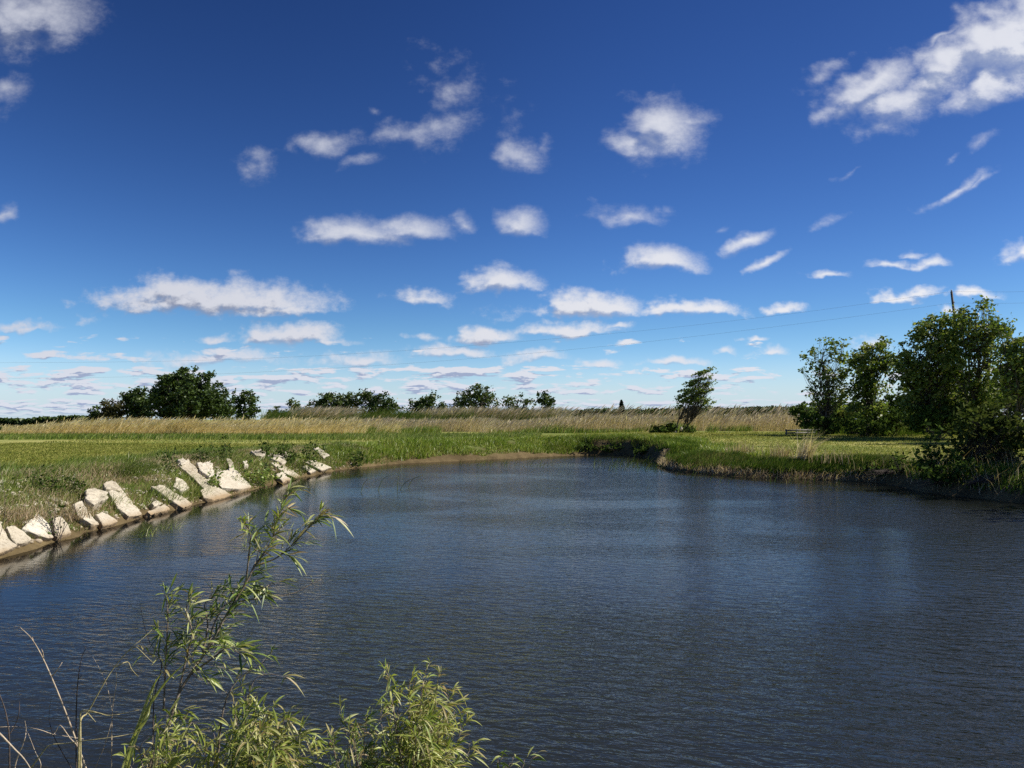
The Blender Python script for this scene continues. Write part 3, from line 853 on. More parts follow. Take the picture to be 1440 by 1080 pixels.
# lone tree bent by the wind, with a skirt of shrubs
lone = tree('windblown_tree', 'lone slender tree bent to the right by the wind on the far lawn', 'tree', 957, 72,
     [(960, 562, 8, 9), (965, 553, 9, 10), (972, 543, 9, 9), (980, 533, 9, 8), (988, 525, 9, 5), (995, 520, 7, 3), (986, 540, 11, 6), (980, 552, 12, 6), (994, 549, 9, 4), (984, 562, 14, 5), (996, 566, 9, 4), (998, 530, 6, 3), (990, 572, 10, 3), (957, 570, 5, 5), (972, 563, 10, 7)],
     1.8, 'grove', cover=3.4, trunks=4, trunk_px=2.2, wind=1.4, clump_px=5, stretch=(1.5, .8, .45), shell=.7)
def bush(name, label, base_px, Y, lobes, mat='shrub', leaf_px=2.4, cover=3.0, stems=9, cat='bush', group=None, bark='dark_twig', stem_px=.8, **kw):
    return tree(name, label, cat, base_px, Y, lobes, leaf_px, mat, cover, stems, stem_px, kw.pop('wind', .6), kw.pop('clump_px', 5), group, bark, limb=kw.pop('limb', True), part='foliage', **kw)
bush('bush', 'low dark bush at the left foot of the lone windblown tree', 934, 71.5, [(934, 605, 16, 8), (922, 608, 9, 5), (944, 603, 9, 9)], 'weed', 2.2, 4, group='bushes round the lone tree')
bush('bush', 'low dark bush at the right foot of the lone windblown tree', 970, 71.6, [(966, 605, 10, 6), (976, 607, 9, 5)], 'weed', 2.2, 3.6, group='bushes round the lone tree')

# right hand grove
GR = 'wind tossed trees of the right grove'
tree('tree', 'sparse tree with single leaf tufts against the sky, leftmost in the right grove', 'tree', 1163, 66,
     [(1140, 500, 14, 10), (1162, 485, 15, 9), (1182, 500, 16, 16), (1152, 520, 18, 16), (1131, 520, 7, 5), (1165, 565, 30, 16), (1185, 545, 14, 18), (1172, 530, 20, 18), (1150, 548, 14, 12), (1183, 484, 7, 6), (1190, 520, 12, 22), (1140, 553, 8, 5)],
     2.9, 'grove', cover=1.7, trunks=3, trunk_px=3, wind=.7, clump_px=6, group=GR, shell=.38)
tree('tree', 'dense bright green tree second from the left in the right grove', 'tree', 1216, 64,
     [(1218, 525, 24, 34), (1212, 502, 14, 18), (1232, 494, 16, 14), (1246, 512, 13, 22), (1244, 484, 8, 6), (1222, 550, 28, 26), (1248, 500, 7, 6), (1224, 580, 30, 16)], 2.8, 'grove', cover=3.8, trunks=2, trunk_px=5, wind=.9, clump_px=9, group=GR)
tree('tree', 'tall leaning tree with a crown sloping left in front of the utility pole', 'tree', 1318, 60,
     [(1318, 490, 34, 46), (1282, 510, 24, 34), (1300, 470, 22, 24), (1336, 452, 18, 20), (1268, 525, 14, 30), (1298, 540, 34, 34), (1334, 530, 30, 40), (1322, 452, 14, 12), (1290, 572, 36, 24), (1330, 570, 30, 26)], 2.9, 'grove', cover=3.2, trunks=3, trunk_px=5, wind=.9, clump_px=10, group=GR)
tree('tree', 'tallest ragged topped tree of the right grove, right of the utility pole', 'tree', 1378, 58,
     [(1378, 470, 28, 36), (1360, 450, 16, 20), (1386, 436, 10, 12), (1376, 520, 34, 46), (1400, 470, 16, 26), (1352, 480, 20, 30), (1387, 425, 5, 5), (1380, 565, 36, 26), (1340, 500, 20, 30)], 3.0, 'grove', cover=3.1, trunks=2, trunk_px=5, wind=.9, clump_px=10, group=GR)
tree('tree', 'rightmost tree of the grove, cut off by the edge of the photo', 'tree', 1428, 54,
     [(1420, 490, 20, 34), (1414, 455, 10, 12), (1440, 500, 26, 34), (1424, 540, 34, 36), (1460, 530, 34, 50), (1455, 480, 24, 24)], 3.1, 'grove', cover=3.0, trunks=3, trunk_px=4, wind=.8, clump_px=10, group=GR)
GU = 'undergrowth bushes below the right grove'
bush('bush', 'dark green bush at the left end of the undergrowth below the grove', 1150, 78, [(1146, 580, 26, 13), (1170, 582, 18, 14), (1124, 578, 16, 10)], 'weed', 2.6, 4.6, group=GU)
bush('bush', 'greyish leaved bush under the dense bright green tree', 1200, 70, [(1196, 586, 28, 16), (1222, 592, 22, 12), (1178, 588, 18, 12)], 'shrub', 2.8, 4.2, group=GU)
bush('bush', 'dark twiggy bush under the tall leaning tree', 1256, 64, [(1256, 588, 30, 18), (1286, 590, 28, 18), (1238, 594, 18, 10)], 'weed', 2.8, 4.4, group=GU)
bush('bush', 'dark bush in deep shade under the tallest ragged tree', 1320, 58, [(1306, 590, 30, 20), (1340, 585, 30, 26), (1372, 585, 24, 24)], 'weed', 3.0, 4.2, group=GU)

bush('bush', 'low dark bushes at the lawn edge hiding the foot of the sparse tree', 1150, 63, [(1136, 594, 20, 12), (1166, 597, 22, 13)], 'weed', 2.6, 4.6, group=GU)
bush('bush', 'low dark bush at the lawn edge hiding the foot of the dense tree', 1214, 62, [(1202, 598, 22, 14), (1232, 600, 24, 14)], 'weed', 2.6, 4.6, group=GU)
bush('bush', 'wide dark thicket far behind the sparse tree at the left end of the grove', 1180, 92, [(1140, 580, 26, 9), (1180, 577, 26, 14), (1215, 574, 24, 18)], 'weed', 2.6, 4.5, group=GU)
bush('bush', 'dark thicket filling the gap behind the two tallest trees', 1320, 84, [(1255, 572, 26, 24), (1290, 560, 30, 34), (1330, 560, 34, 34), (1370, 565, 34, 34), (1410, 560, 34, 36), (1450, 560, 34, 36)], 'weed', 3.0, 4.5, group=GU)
pm = scatter(16000, 18, 60, 56, 88, wedge(U(1125), U(1460), lambda x, y, s: (s > 14) & (y > 64 + 6 * vnoise(x, y, 5, 61))))
o = blades('grove_undergrowth', pm, rng.uniform(.5, 1.5, len(pm)), rng.uniform(.03, .06, len(pm)), WIND, M['reed'], spread=.35)
tag(o, 'tall dark grass growing under the right grove', 'grass', kind='stuff')

# off to the right, a tree that the picture shows only by its shade on the bank
tree('tree', 'tree just outside the right edge whose shade falls on the right bank', 'tree', 1640, 27.5, [(1625, 500, 115, 95), (1610, 565, 95, 60), (1690, 490, 110, 95)], 9, 'grove', cover=3.0, trunks=2, trunk_px=10, clump_px=22)
tree('tree', 'second tree outside the right edge shading the nearer part of the right bank', 'tree', 1800, 22, [(1800, 505, 140, 105), (1770, 565, 110, 70)], 11, 'grove', cover=3.0, trunks=2, trunk_px=12, clump_px=28)

# bush on the right bank
GB = 'bushes on the shaded right bank'
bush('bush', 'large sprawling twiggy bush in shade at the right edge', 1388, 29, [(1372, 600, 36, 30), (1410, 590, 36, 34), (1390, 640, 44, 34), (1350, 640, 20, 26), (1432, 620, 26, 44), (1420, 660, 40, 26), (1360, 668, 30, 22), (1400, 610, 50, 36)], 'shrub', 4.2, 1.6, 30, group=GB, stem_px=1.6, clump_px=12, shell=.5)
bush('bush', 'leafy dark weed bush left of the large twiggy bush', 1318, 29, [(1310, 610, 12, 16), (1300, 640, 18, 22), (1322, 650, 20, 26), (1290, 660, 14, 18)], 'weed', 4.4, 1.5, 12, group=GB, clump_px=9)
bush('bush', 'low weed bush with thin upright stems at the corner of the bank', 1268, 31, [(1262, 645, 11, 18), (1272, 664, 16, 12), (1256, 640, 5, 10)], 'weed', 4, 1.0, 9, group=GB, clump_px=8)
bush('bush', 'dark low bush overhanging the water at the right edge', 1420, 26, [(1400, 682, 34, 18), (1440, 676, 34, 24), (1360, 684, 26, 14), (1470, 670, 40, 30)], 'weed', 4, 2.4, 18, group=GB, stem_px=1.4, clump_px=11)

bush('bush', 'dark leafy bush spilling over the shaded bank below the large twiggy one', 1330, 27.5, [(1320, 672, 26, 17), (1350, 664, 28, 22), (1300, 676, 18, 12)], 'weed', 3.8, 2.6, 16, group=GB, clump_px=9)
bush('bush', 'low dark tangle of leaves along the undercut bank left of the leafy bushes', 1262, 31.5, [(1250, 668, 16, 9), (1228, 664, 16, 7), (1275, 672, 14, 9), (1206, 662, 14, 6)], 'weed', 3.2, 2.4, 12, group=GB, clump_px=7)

# far away treelines that read as one mass
def treeline(name, label, px0, px1, Y, tops, mat, n, leaf):
    px = rng.uniform(px0, px1, n)
    xs = (px - 720) / F * Y
    ys = Y + rng.uniform(0, 14, n)
    top = np.interp(px, [t[0] for t in tops], [t[1] for t in tops]) + 1.5 * (vnoise(px, px * 0, 9, 3) - .5) * 2 + 2.2 * (vnoise(px, px * 0, 3.5, 5) - .5)
    zt = H + (590 - top) / F * Y
    zb = ground_z(xs, ys)
    z = zb + (zt - zb) * rng.uniform(0, 1, n) ** .7
    o = leaf_cards(np.stack([xs, ys, z], -1), leaf * rng.uniform(.6, 1.3, n), M[mat], name, None, aspect=1.3)
    tag(o, label, 'trees', kind='stuff')
treeline('distant_wood', 'long dark wood on the far left horizon', -60, 122, 400, [(-60, 590), (0, 590), (14, 588), (40, 590), (75, 587), (100, 586), (122, 588)], 'oak', 9000, 1.6)
treeline('distant_hedge', 'thin dark hedge on the horizon behind the reed bed', 560, 1120, 230, [(560, 581), (700, 578), (800, 577), (1000, 575), (1120, 572)], 'oak', 12000, 1.0)

# ------------------------------------------------------------------ broken slabs along the left bank
def on_bank(px, py, lift):
    d = ray(px, py); t = np.arange(8, 60, .04)
    p = np.array([0, 0, H]) + d * t[:, None]
    below = p[:, 2] < ground_z(p[:, 0], p[:, 1]) + lift
    return p[np.argmax(below)]

def slab(name, label, outline, z_top, z_bot, thick=.22, mat='stone', rough=.035, group='broken slabs on the left bank', seed=0, lift=.10):
    """outline: the upper face as seen in the photograph, laid on the slope of the bank"""
    r = np.random.default_rng(seed)
    top = np.array([on_bank(px, py, lift) for px, py in outline])
    e_ = np.roll(top, -1, 0) - top
    chip = top + e_ * r.uniform(.3, .7, (len(top), 1)) + r.normal(0, .028, top.shape) * np.minimum(1, np.linalg.norm(e_, axis=1, keepdims=True))
    top = np.stack([top + r.normal(0, .02, top.shape), chip], 1).reshape(-1, 3)
    c = top.mean(0)
    # best plane, so that the face is flat as a broken slab is
    uu, ss, vt = np.linalg.svd(top - c)
    n = vt[2] if vt[2][2] > 0 else -vt[2]
    e1 = vt[0]; e2 = np.cross(n, e1)
    bm = bmesh.new()
    m = len(top)
    flat = [c + e1 * ((p - c) @ e1) + e2 * ((p - c) @ e2) for p in top]
    tv = [bm.verts.new(p - c) for p in flat]
    under = n * thick
    bv = [bm.verts.new((p - c) * r.uniform(.90, 1.08) - under * r.uniform(.85, 1.2)) for p in flat]
    a = bm.faces.new(tv); bm.faces.new(bv[::-1])
    for i in range(m):
        j = (i + 1) % m
        bm.faces.new((tv[j], tv[i], bv[i], bv[j]))
    bmesh.ops.recalc_face_normals(bm, faces=bm.faces)
    bmesh.ops.triangulate(bm, faces=bm.faces)
    bmesh.ops.bevel(bm, geom=bm.edges[:], offset=.014, segments=1, affect='EDGES', clamp_overlap=True)
    for _ in range(4):
        es = [e for e in bm.edges if e.calc_length() > .09]
        if not es: break
        bmesh.ops.subdivide_edges(bm, edges=es, cuts=1)
        bmesh.ops.triangulate(bm, faces=bm.faces)
    bm.normal_update()
    for v in bm.verts:
        p = v.co + Vector(c) * 1.7
        d = mnoise.fractal(p * 3.0, 1.0, 2.0, 4) * rough + mnoise.fractal(p * 13.0, 1.0, 2.0, 3) * rough * .35
        v.co += v.normal * d
    me = bpy.data.meshes.new(name); bm.to_mesh(me); bm.free()
    for p in me.polygons: p.use_smooth = True
    me.materials.append(M[mat])
    try: me.set_sharp_from_angle(angle=math.radians(32))
    except Exception: pass
    o = bpy.data.objects.new(name, me); o.location = Vector(c); col.objects.link(o)
    return tag(o, label, 'slab' if name == 'concrete_chunk' else 'rock', group)

c1 = lambda pts: [(x / 3.0, 560 + y / 3.0) for x, y in pts]      # from a threefold enlargement
SL = [
 ('concrete_chunk', 'big yellowish block at the left edge of the photo, at the waterline', [(-40, 500), (10, 520), (40, 575), (66, 622), (20, 650), (-45, 670)], .55, .0, .35),
 ('concrete_chunk', 'pale slab leaning beside the big block at the left edge', [(30, 540), (60, 535), (135, 590), (100, 605), (62, 618)], .42, .03, .25),
 ('concrete_chunk', 'wide flat topped pale slab with the dark twiggy weed in front of it', [(155, 488), (205, 520), (225, 580), (205, 592), (92, 545)], .62, .08, .25),
 ('concrete_chunk', 'pale slab with a ragged top just right of the dark twiggy weed', [(222, 505), (262, 500), (300, 560), (245, 585), (228, 578)], .50, .06, .22),
 ('concrete_chunk', 'tilted slab with a deep black shadow under its left side', [(312, 440), (345, 430), (385, 470), (415, 532), (388, 535), (330, 495)], .72, .10, .16),
 ('concrete_chunk', 'small blunt wedge shaped slab touching the water right of the tilted one', [(405, 485), (432, 480), (500, 518), (438, 536)], .34, .05, .25),
 ('rock', 'cracked whitish boulder above the tilted slab, half in grass', [(360, 385), (400, 375), (455, 395), (452, 425), (395, 445), (365, 430)], .92, .62, .3),
 ('concrete_chunk', 'long pale slab running from the grass down to the water', [(462, 392), (505, 375), (608, 490), (545, 497), (505, 460)], .88, .04, .24),
 ('rock', 'whitish cap stone lying at the upper end of the long pale slab', [(432, 355), (470, 350), (512, 372), (505, 385), (445, 380)], 1.02, .90, .16),
 ('rock', 'flat brownish rock at the waterline right of the long pale slab', [(620, 478), (690, 448), (718, 468), (640, 490)], .22, .04, .2),
 ('rock', 'small dark sided stone perched on the flat brownish rock', [(645, 440), (668, 432), (682, 446), (655, 458)], .34, .22, .18),
 ('concrete_chunk', 'long slab sloping into the water in the middle of the bank', [(640, 372), (690, 365), (818, 442), (772, 466), (715, 420)], .72, .03, .22),
 ('concrete_chunk', 'pale slab partly buried in grass above the sloping middle slab', [(742, 332), (775, 340), (800, 375), (770, 395), (735, 370)], .85, .48, .2),
 ('concrete_chunk', 'longest narrow slab reaching from the bank top towards the water', [(752, 278), (790, 262), (905, 368), (858, 385)], 1.02, .22, .2),
 ('rock', 'small white stone on the upper end of the longest slab', [(748, 255), (772, 250), (785, 268), (762, 278)], 1.12, 1.0, .14),
 ('concrete_chunk', 'broad pale slab with a cracked edge at the foot of the longest one', [(840, 385), (905, 370), (975, 405), (905, 425), (858, 418)], .34, .02, .24),
 ('rock', 'rough white rubble boulder between the two largest slabs', [(832, 272), (890, 262), (905, 300), (930, 340), (880, 335), (842, 300)], .98, .60, .3),
 ('concrete_chunk', 'largest squarish pale slab on the right half of the bank', [(920, 305), (985, 290), (1068, 372), (1010, 385), (935, 380), (905, 345)], .72, .06, .28),
 ('concrete_chunk', 'narrow upright sliver of slab above the largest squarish one', [(952, 255), (966, 252), (990, 290), (968, 292)], 1.0, .82, .12),
 ('rock', 'small white stone alone in the grass above the largest slab', [(1028, 268), (1040, 264), (1046, 280), (1032, 284)], .90, .80, .15),
 ('rock', 'whitish flat rock near the bank top, left of the dark tall weed', [(1062, 222), (1095, 212), (1125, 228), (1108, 245), (1080, 240)], 1.08, .92, .16),
 ('concrete_chunk', 'narrow slab with a dark broken edge sloping into the water near the far end', [(1140, 272), (1182, 268), (1265, 325), (1245, 338), (1200, 312)], .58, .05, .22),
 ('rock', 'pale flat stone above the dark edged slab', [(1158, 238), (1200, 226), (1226, 238), (1196, 252)], .98, .82, .16),
 ('rock', 'thin pale stone just above the dark edged slab, lower of the two', [(1140, 252), (1180, 248), (1210, 266), (1190, 274)], .82, .66, .12),
 ('rock', 'yellowish stone at the waterline under the dark edged slab', [(1165, 318), (1190, 310), (1232, 342), (1190, 352)], .18, .02, .18),
 ('concrete_chunk', 'last wide pale slab at the far end of the rubble bank', [(1288, 268), (1322, 262), (1400, 292), (1358, 306)], .48, .04, .2),
 ('concrete_chunk', 'narrow grey slab left of the last wide one', [(1272, 284), (1292, 280), (1335, 308), (1312, 314)], .40, .08, .16),
 ('rock', 'pale flat stone in the grass above the last wide slab', [(1322, 212), (1345, 206), (1388, 240), (1366, 250)], .92, .66, .14),
]
for i, (nm, lb, pts, zt, zb, th) in enumerate(SL):
    slab(nm, lb, c1(pts), zt, zb, th, 'pale_stone' if (nm == 'rock' and 'white' in lb) or i % 5 == 2 else 'stone', .055 if nm == 'rock' else .032, seed=i, lift=.22 if nm == 'rock' else .18)

pr_ = scatter(2600, -16, -7, 9, 44, lambda x, y, s: (x < -6) & (s < 3.0) & (vnoise(x, y, 1.1, 71) > .4), near=.4)
def pebbles(pts, r, name, label, mat):
    n = len(pts); ico = bmesh.new(); bmesh.ops.create_icosphere(ico, subdivisions=1, radius=1)
    bv = np.array([v.co for v in ico.verts]); bf = np.array([[v.index for v in f.verts] for f in ico.faces]); ico.free()
    sc = (r[:, None] * rng.uniform(.6, 1.4, (n, 3)) * [1.2, 1.2, .7])[:, None]
    V = pts[:, None] + bv[None] * sc * rng.uniform(.75, 1.2, (n, len(bv), 1))
    Fc = (np.arange(n) * len(bv))[:, None, None] + bf[None]
    tag(mesh_np(name, V.reshape(-1, 3), None, Fc.reshape(-1, 3), mat), label, 'gravel', kind='stuff')
pebbles(pr_, rng.uniform(.015, .07, len(pr_)), 'gravel', 'small broken stones scattered between the slabs of the left bank', M['stone'])

def foot(px, py, z):
    return at(px, py, z=z) if z <= .06 else on_bank(px, py, 0.0)

# ------------------------------------------------------------------ weeds among the slabs and on the banks
def weed(label, base_px, base_z, top, width_px, mat='weed', stems=7, leaf_px=2.2, per=26, lean=.35, name='weed_plant', cat='weed', group='weeds on the left bank', stem='dark_twig', stem_r=.006):
    b = foot(*base_px, base_z); Y = b[1]; k = Y / F
    hgt = (base_px[1] - top) * k
    root = tag(empty(name, b), label, cat, group)
    T = Tubes(); C = []; A = []
    for s in range(stems):
        e = b + np.array([rng.normal(0, width_px * k * .32) + lean * hgt * .3, rng.normal(0, width_px * k * .3), hgt * rng.uniform(.6, 1.02)])
        p = smooth_path(wobble(b + rng.normal(0, .03, 3) * [1, 1, 0] - [0, 0, .05], e, 4, .05), 3)
        T.add(p, np.linspace(stem_r, stem_r * .35, len(p)), 4)
        for _ in range(per):
            t = rng.uniform(.22, 1.0); q = p[int(t * (len(p) - 1))]
            C.append(q + rng.normal(0, 1, 3) * width_px * k * .17 * np.array([1, 1, .7])); A.append((1, 0, .6))
    T.build('stem', M[stem], root)
    if per: leaf_cards(np.array(C), leaf_px * k * rng.uniform(.5, 1.3, len(C)), M[mat], 'foliage', root, np.array(A), aspect=1.9)
    return root
weed('tall dark leafy weed standing over the far end of the rubble bank', (434, 664), .45, 610, 34, stems=8)
weed('dark weed on the bank top left of the tall leafy one', (398, 646), .95, 613, 22)
weed('dark bushy weed behind the small white stone', (372, 644), 1.0, 616, 22)
weed('dark weed with wide leaves above the largest squarish slab', (316, 650), 1.0, 612, 30, stems=7)
weed('low leafy weed above the longest narrow slab', (281, 650), 1.1, 626, 28)
weed('dark weed in the grass above the sloping middle slab', (238, 664), 1.0, 628, 30, stems=7)
weed('broad dark patch of weed on the lawn edge at the far left', (66, 694), 1.0, 664, 60, stems=16, per=34)
weed('low dark weed right of the broad patch on the lawn edge', (104, 694), .95, 668, 34, stems=7)
weed('small round weed past the last slab on the bank', (500, 655), .55, 630, 28, stems=7)
weed('twiggy dark weed growing out of the water before the wide flat slab', (80, 758), .06, 694, 44, stems=9, per=5, stem_r=.009, leaf_px=3.5, lean=-.1)
weed('weed with small leaves between the far slabs', (410, 652), .8, 628, 26, stems=6)
weed('low green weed at the water between the largest slab and the dark edged one', (362, 684), .15, 642, 48, 'green_grass', stems=10, per=30, leaf_px=3)
weed('thin leaved weed between the two largest slabs', (300, 690), .3, 664, 26, 'green_grass', stems=7, per=18, leaf_px=3)

def tuft(label, base_px, base_z, hgt, width, n, mat='green_grass', lean=1.0, spread=.3, name='grass_tuft', group='grass tufts on the banks', w=.012, cat='grass', flat=1.0):
    b = foot(*base_px, base_z)
    root = tag(empty(name, b), label, cat, group)
    p = b + np.stack([rng.normal(0, width * .4, n), rng.normal(0, width * .4 * flat, n), np.full(n, -.02)], -1)
    blades('leaves', p, hgt * rng.uniform(.5, 1.1, n), w, WIND * lean, M[mat], root, spread=spread)
    return root
tuft('broad tuft of green blades between the longest slab and the middle slab', (272, 697), .25, .55, .35, 90, w=.016)
tuft('big swept over tuft of grass above the long pale slab', (184, 668), .95, .85, .9, 420, lean=1.6, w=.012)
tuft('green tuft below the cracked whitish boulder', (142, 708), .55, .35, .5, 160)
tuft('tuft of thin blades standing in the shallow water off the middle slab', (206, 754), .0, .38, .35, 34, spread=.45, w=.012)
tuft('sparse blades standing in the water right of those off the middle slab', (236, 744), .0, .26, .6, 40, spread=.5, w=.010)
tuft('pale dead tuft behind the wide flat topped slab', (98, 728), .55, .38, .6, 240, 'dead', lean=.3, spread=.5)
tuft('dead brown tuft above the big block at the left edge', (22, 728), .75, .36, .8, 300, 'dead', lean=.3, spread=.5)
tuft('yellowish tuft at the foot of the tall dark leafy weed', (405, 674), .2, .4, .6, 140, 'lush')
tuft('tall tan stalks leaning over the narrow weed patch on the right shore', (1132, 648), .75, 1.7, .45, 150, 'mauve', lean=1.0, name='reed_clump', cat='reeds', group='dry stalks on the right shore', w=.028)
tuft('brownish dry stalks on the right shore, left of the leaning tan ones', (1098, 645), .75, 1.0, .9, 150, 'dead', w=.022, lean=.4, spread=.35, name='reed_clump', cat='reeds', group='dry stalks on the right shore')
tuft('thin dry stalks on the right shore, farthest left', (1042, 640), .8, 1.0, .9, 150, 'dead', w=.022, lean=.25, spread=.25, name='reed_clump', cat='reeds', group='dry stalks on the right shore')
tuft('thin dry stalks on the right shore, farthest right and nearest the shaded bank', (1175, 650), .75, 0.8, 1.4, 90, 'dead', w=.022, lean=.25, spread=.25, name='reed_clump', cat='reeds', group='dry stalks on the right shore')

def bent_reeds(label, stems, z=0.0):
    b = at(*stems[0][0], z=z); root = tag(empty('water_reed', b), label, 'reeds', 'reeds standing in the pond')
    for st in stems:
        T = Tubes()
        p0 = at(*st[0], z=z); p0[2] -= .15
        p = [p0] + [at(px, py, Y=p0[1]) for px, py in st[1:]]
        p = smooth_path(p, 5); T.add(p, np.linspace(.014, .004, len(p)), 4)
        T.build('stalk', M['reed_stem'], root)
M['reed_stem'] = bark_mat('green_reed_stem', (.06, .09, .03), (.12, .15, .05), 20)
c3 = lambda pts: [(360 + x / 3.6, 500 + y / 3.6) for x, y in pts]
bent_reeds('cluster of bent green reeds standing in the open water', [c3([(525, 690), (545, 650), (572, 620)]), c3([(612, 685), (640, 630), (690, 600)]), c3([(715, 680), (720, 620), (735, 565)]), c3([(718, 680), (760, 640), (835, 608)]), c3([(765, 672), (790, 630), (850, 605)])])
c4 = lambda pts: [(600 + x / 4.0, 600 + y / 4.0) for x, y in pts]
bent_reeds('short reeds in the shallow water before the muddy inlet', [c4([(650, 232), (662, 212), (690, 200)]), c4([(672, 222), (690, 206), (722, 196)]), c4([(700, 218), (712, 200), (716, 188)]), c4([(655, 234), (658, 216), (668, 205)])])
pw = scatter(700, 2, 12, 38, 56, lambda x, y, s: s > 9e9) if False else None
def wading(n, px0, px1, py0, py1):
    px = rng.uniform(px0, px1, n); py = rng.uniform(py0, py1, n) + (px - px0) * .02
    p = np.array([at(a, b, z=0.0) for a, b in zip(px, py)])
    s = shore_dist(p[:, 0], p[:, 1]); return p[s < .1]
pw = np.concatenate([wading(260, 830, 935, 646, 662), wading(90, 640, 760, 648, 656), wading(80, 930, 1180, 668, 680)])
o = blades('wading_reeds', pw - np.array([0, 0, .08]), rng.uniform(.3, .75, len(pw)), .022, WIND * 1.4, M['reed'], spread=.3)
tag(o, 'sparse reeds standing in the shallows of the inlet at the far shore', 'reeds', kind='stuff')

GC = 'dark bushes on the cut bank of the inlet'
def cut_bush(label, px, lobes):
    p = on_bank(px, 640, 0.0)
    bush('bush', label, px, float(p[1]) + .4, lobes, 'weed', 2.4, 3.0, 8, group=GC, clump_px=4, z_base=float(p[2]) - .1)
cut_bush('low dark bush hanging over the cut bank, left one at the inlet', 824, [(822, 628, 16, 6), (836, 631, 12, 7), (808, 630, 8, 4)])
cut_bush('dark bush hanging over the cut bank in the middle of the inlet', 862, [(862, 630, 16, 6), (876, 634, 12, 6)])
cut_bush('small dark bush at the right end of the cut bank by the reeds', 908, [(906, 634, 18, 5), (924, 637, 10, 5)])

# ------------------------------------------------------------------ pole, wires, rail fence
def P3(px, py, Y): return at(px, py, Y=Y)
pole_Y = 62.0
pt_, pb_ = P3(1338, 410, pole_Y), P3(1345, 470, pole_Y)
d_ = (pb_ - pt_) / (pt_[2] - pb_[2])
pole_base = pt_ + d_ * (pt_[2] - 1.2)
pole = tag(empty('utility_pole', pole_base), 'dark leaning wooden utility pole rising out of the right grove', 'utility pole')
T = Tubes(); T.add([pole_base - [0, 0, .3], pole_base * .5 + pt_ * .5, pt_], [.13, .11, .09], 10); T.build('post', M['pole_wood'], pole)
T = Tubes(); T.add([pt_ + [0, 0, -.05], pt_ + [0, 0, .10], pt_ + [0, 0, .17]], [.03, .055, .02], 8); T.build('insulator', M['wire'], pole)
lowp = P3(1339, 426, pole_Y)
T = Tubes(); T.add([lowp + [0, -.05, 0], lowp + [0, -.28, .0], lowp + [0, -.30, .06]], [.03, .035, .05], 8); T.build('insulator', M['wire'], pole)
def wire(label, pts, z0):
    """photo points; the plan line runs straight from the pole to a far pole on the left"""
    out = []
    xa, ya = pt_[0], pt_[1]; xb, yb = -95.0, 92.0
    for px, py in pts:
        u_ = (px - 720) / F
        # intersect the sight line with the plan line
        t = (xa - u_ * ya) / ((u_ * (yb - ya)) - (xb - xa))
        Y = ya + (yb - ya) * t
        out.append(at(px, py, Y=Y))
    p = smooth_path(out, 6)
    T = Tubes(); T.add(p, .006, 4)
    o = T.build('power_wire', M['wire'], None)
    tag(o, label, 'wire', 'power wires')
wire('upper power wire running from the top of the utility pole across the sky', [(-60, 511), (0, 510), (120, 509.5), (250, 507.5), (400, 502.5), (560, 493.5), (700, 483), (850, 470), (960, 459), (1110, 441.5), (1240, 424), (1338, 410)], 0)
wire('lower power wire running from the side of the utility pole across the sky', [(-60, 533), (0, 532), (120, 531), (250, 528), (400, 521.5), (560, 512), (700, 501), (850, 487), (960, 475), (1110, 457), (1240, 440), (1339, 426)], 0)
def wire_right(label, pts):
    p = smooth_path([P3(px, py, pole_Y - (px - 1338) * .02) for px, py in pts], 5)
    T = Tubes(); T.add(p, .006, 4); tag(T.build('power_wire', M['wire'], None), label, 'wire', 'power wires')
wire_right('short upper wire from the pole top to the right edge', [(1338, 410), (1390, 410.5), (1440, 410), (1520, 407), (1600, 402)])
wire_right('short lower wire from the pole side to the right edge', [(1339, 426), (1390, 426.5), (1440, 426), (1520, 423), (1600, 418)])

def rail_fence():
    Y = 66.0
    a = P3(1106, 603, Y); b = P3(1150, 601, Y + 3)
    za = float(ground_z(np.array([a[0]]), np.array([a[1]]))[0]); zb = float(ground_z(np.array([b[0]]), np.array([b[1]]))[0])
    r = tag(empty('rail_fence', (a[0], a[1], za)), 'low grey wooden rail fence at the edge of the far right lawn', 'fence')
    def box(name, p, q, w, h):
        p = np.array(p, float); q = np.array(q, float); t = unit(q - p); up = np.array([0, 0, 1.0])
        if abs(t[2]) > .9: up = np.array([0, 1.0, 0])
        sdv = unit(np.cross(t, up)); up = np.cross(sdv, t)
        v = [c + sdv * i * w / 2 + up * j * h / 2 for c in (p, q) for i, j in ((-1, -1), (1, -1), (1, 1), (-1, 1))]
        f = [(3, 2, 1, 0), (4, 5, 6, 7), (0, 1, 5, 4), (1, 2, 6, 5), (2, 3, 7, 6), (3, 0, 4, 7)]
        mesh_np(name, v, f, None, M['grey_wood'], r)
    for t in (0, .33, .66, 1.0):
        p = np.array([a[0] + (b[0] - a[0]) * t, a[1] + (b[1] - a[1]) * t, za + (zb - za) * t])
        box('post', p - [0, 0, .2], p + [0, 0, .50], .10, .10)
    for h in (.16, .40):
        box('rail', (a[0] - .15, a[1] - .09, za + h), (b[0] + .15, b[1] - .09, zb + h), .05, .13)
rail_fence()
def tree_guard(label, px, py, w, h):
    Y = 71.2; c = P3(px, py, Y); k = Y / F
    bm = bmesh.new()
    bmesh.ops.create_icosphere(bm, subdivisions=3, radius=1)
    for v in bm.verts:
        v.co *= 1 + .25 * mnoise.noise(v.co * 1.6 + Vector((px, py, 0)))
        v.co = Vector((v.co.x * w * k * .5, v.co.y * w * k * .4, v.co.z * h * k * .5))
    me = bpy.data.meshes.new('rock'); bm.to_mesh(me); bm.free(); me.materials.append(M['pale_stone'])
    o = bpy.data.objects.new('rock', me); o.location = Vector(c); col.objects.link(o); tag(o, label, 'rock', 'white stones at the lone tree')
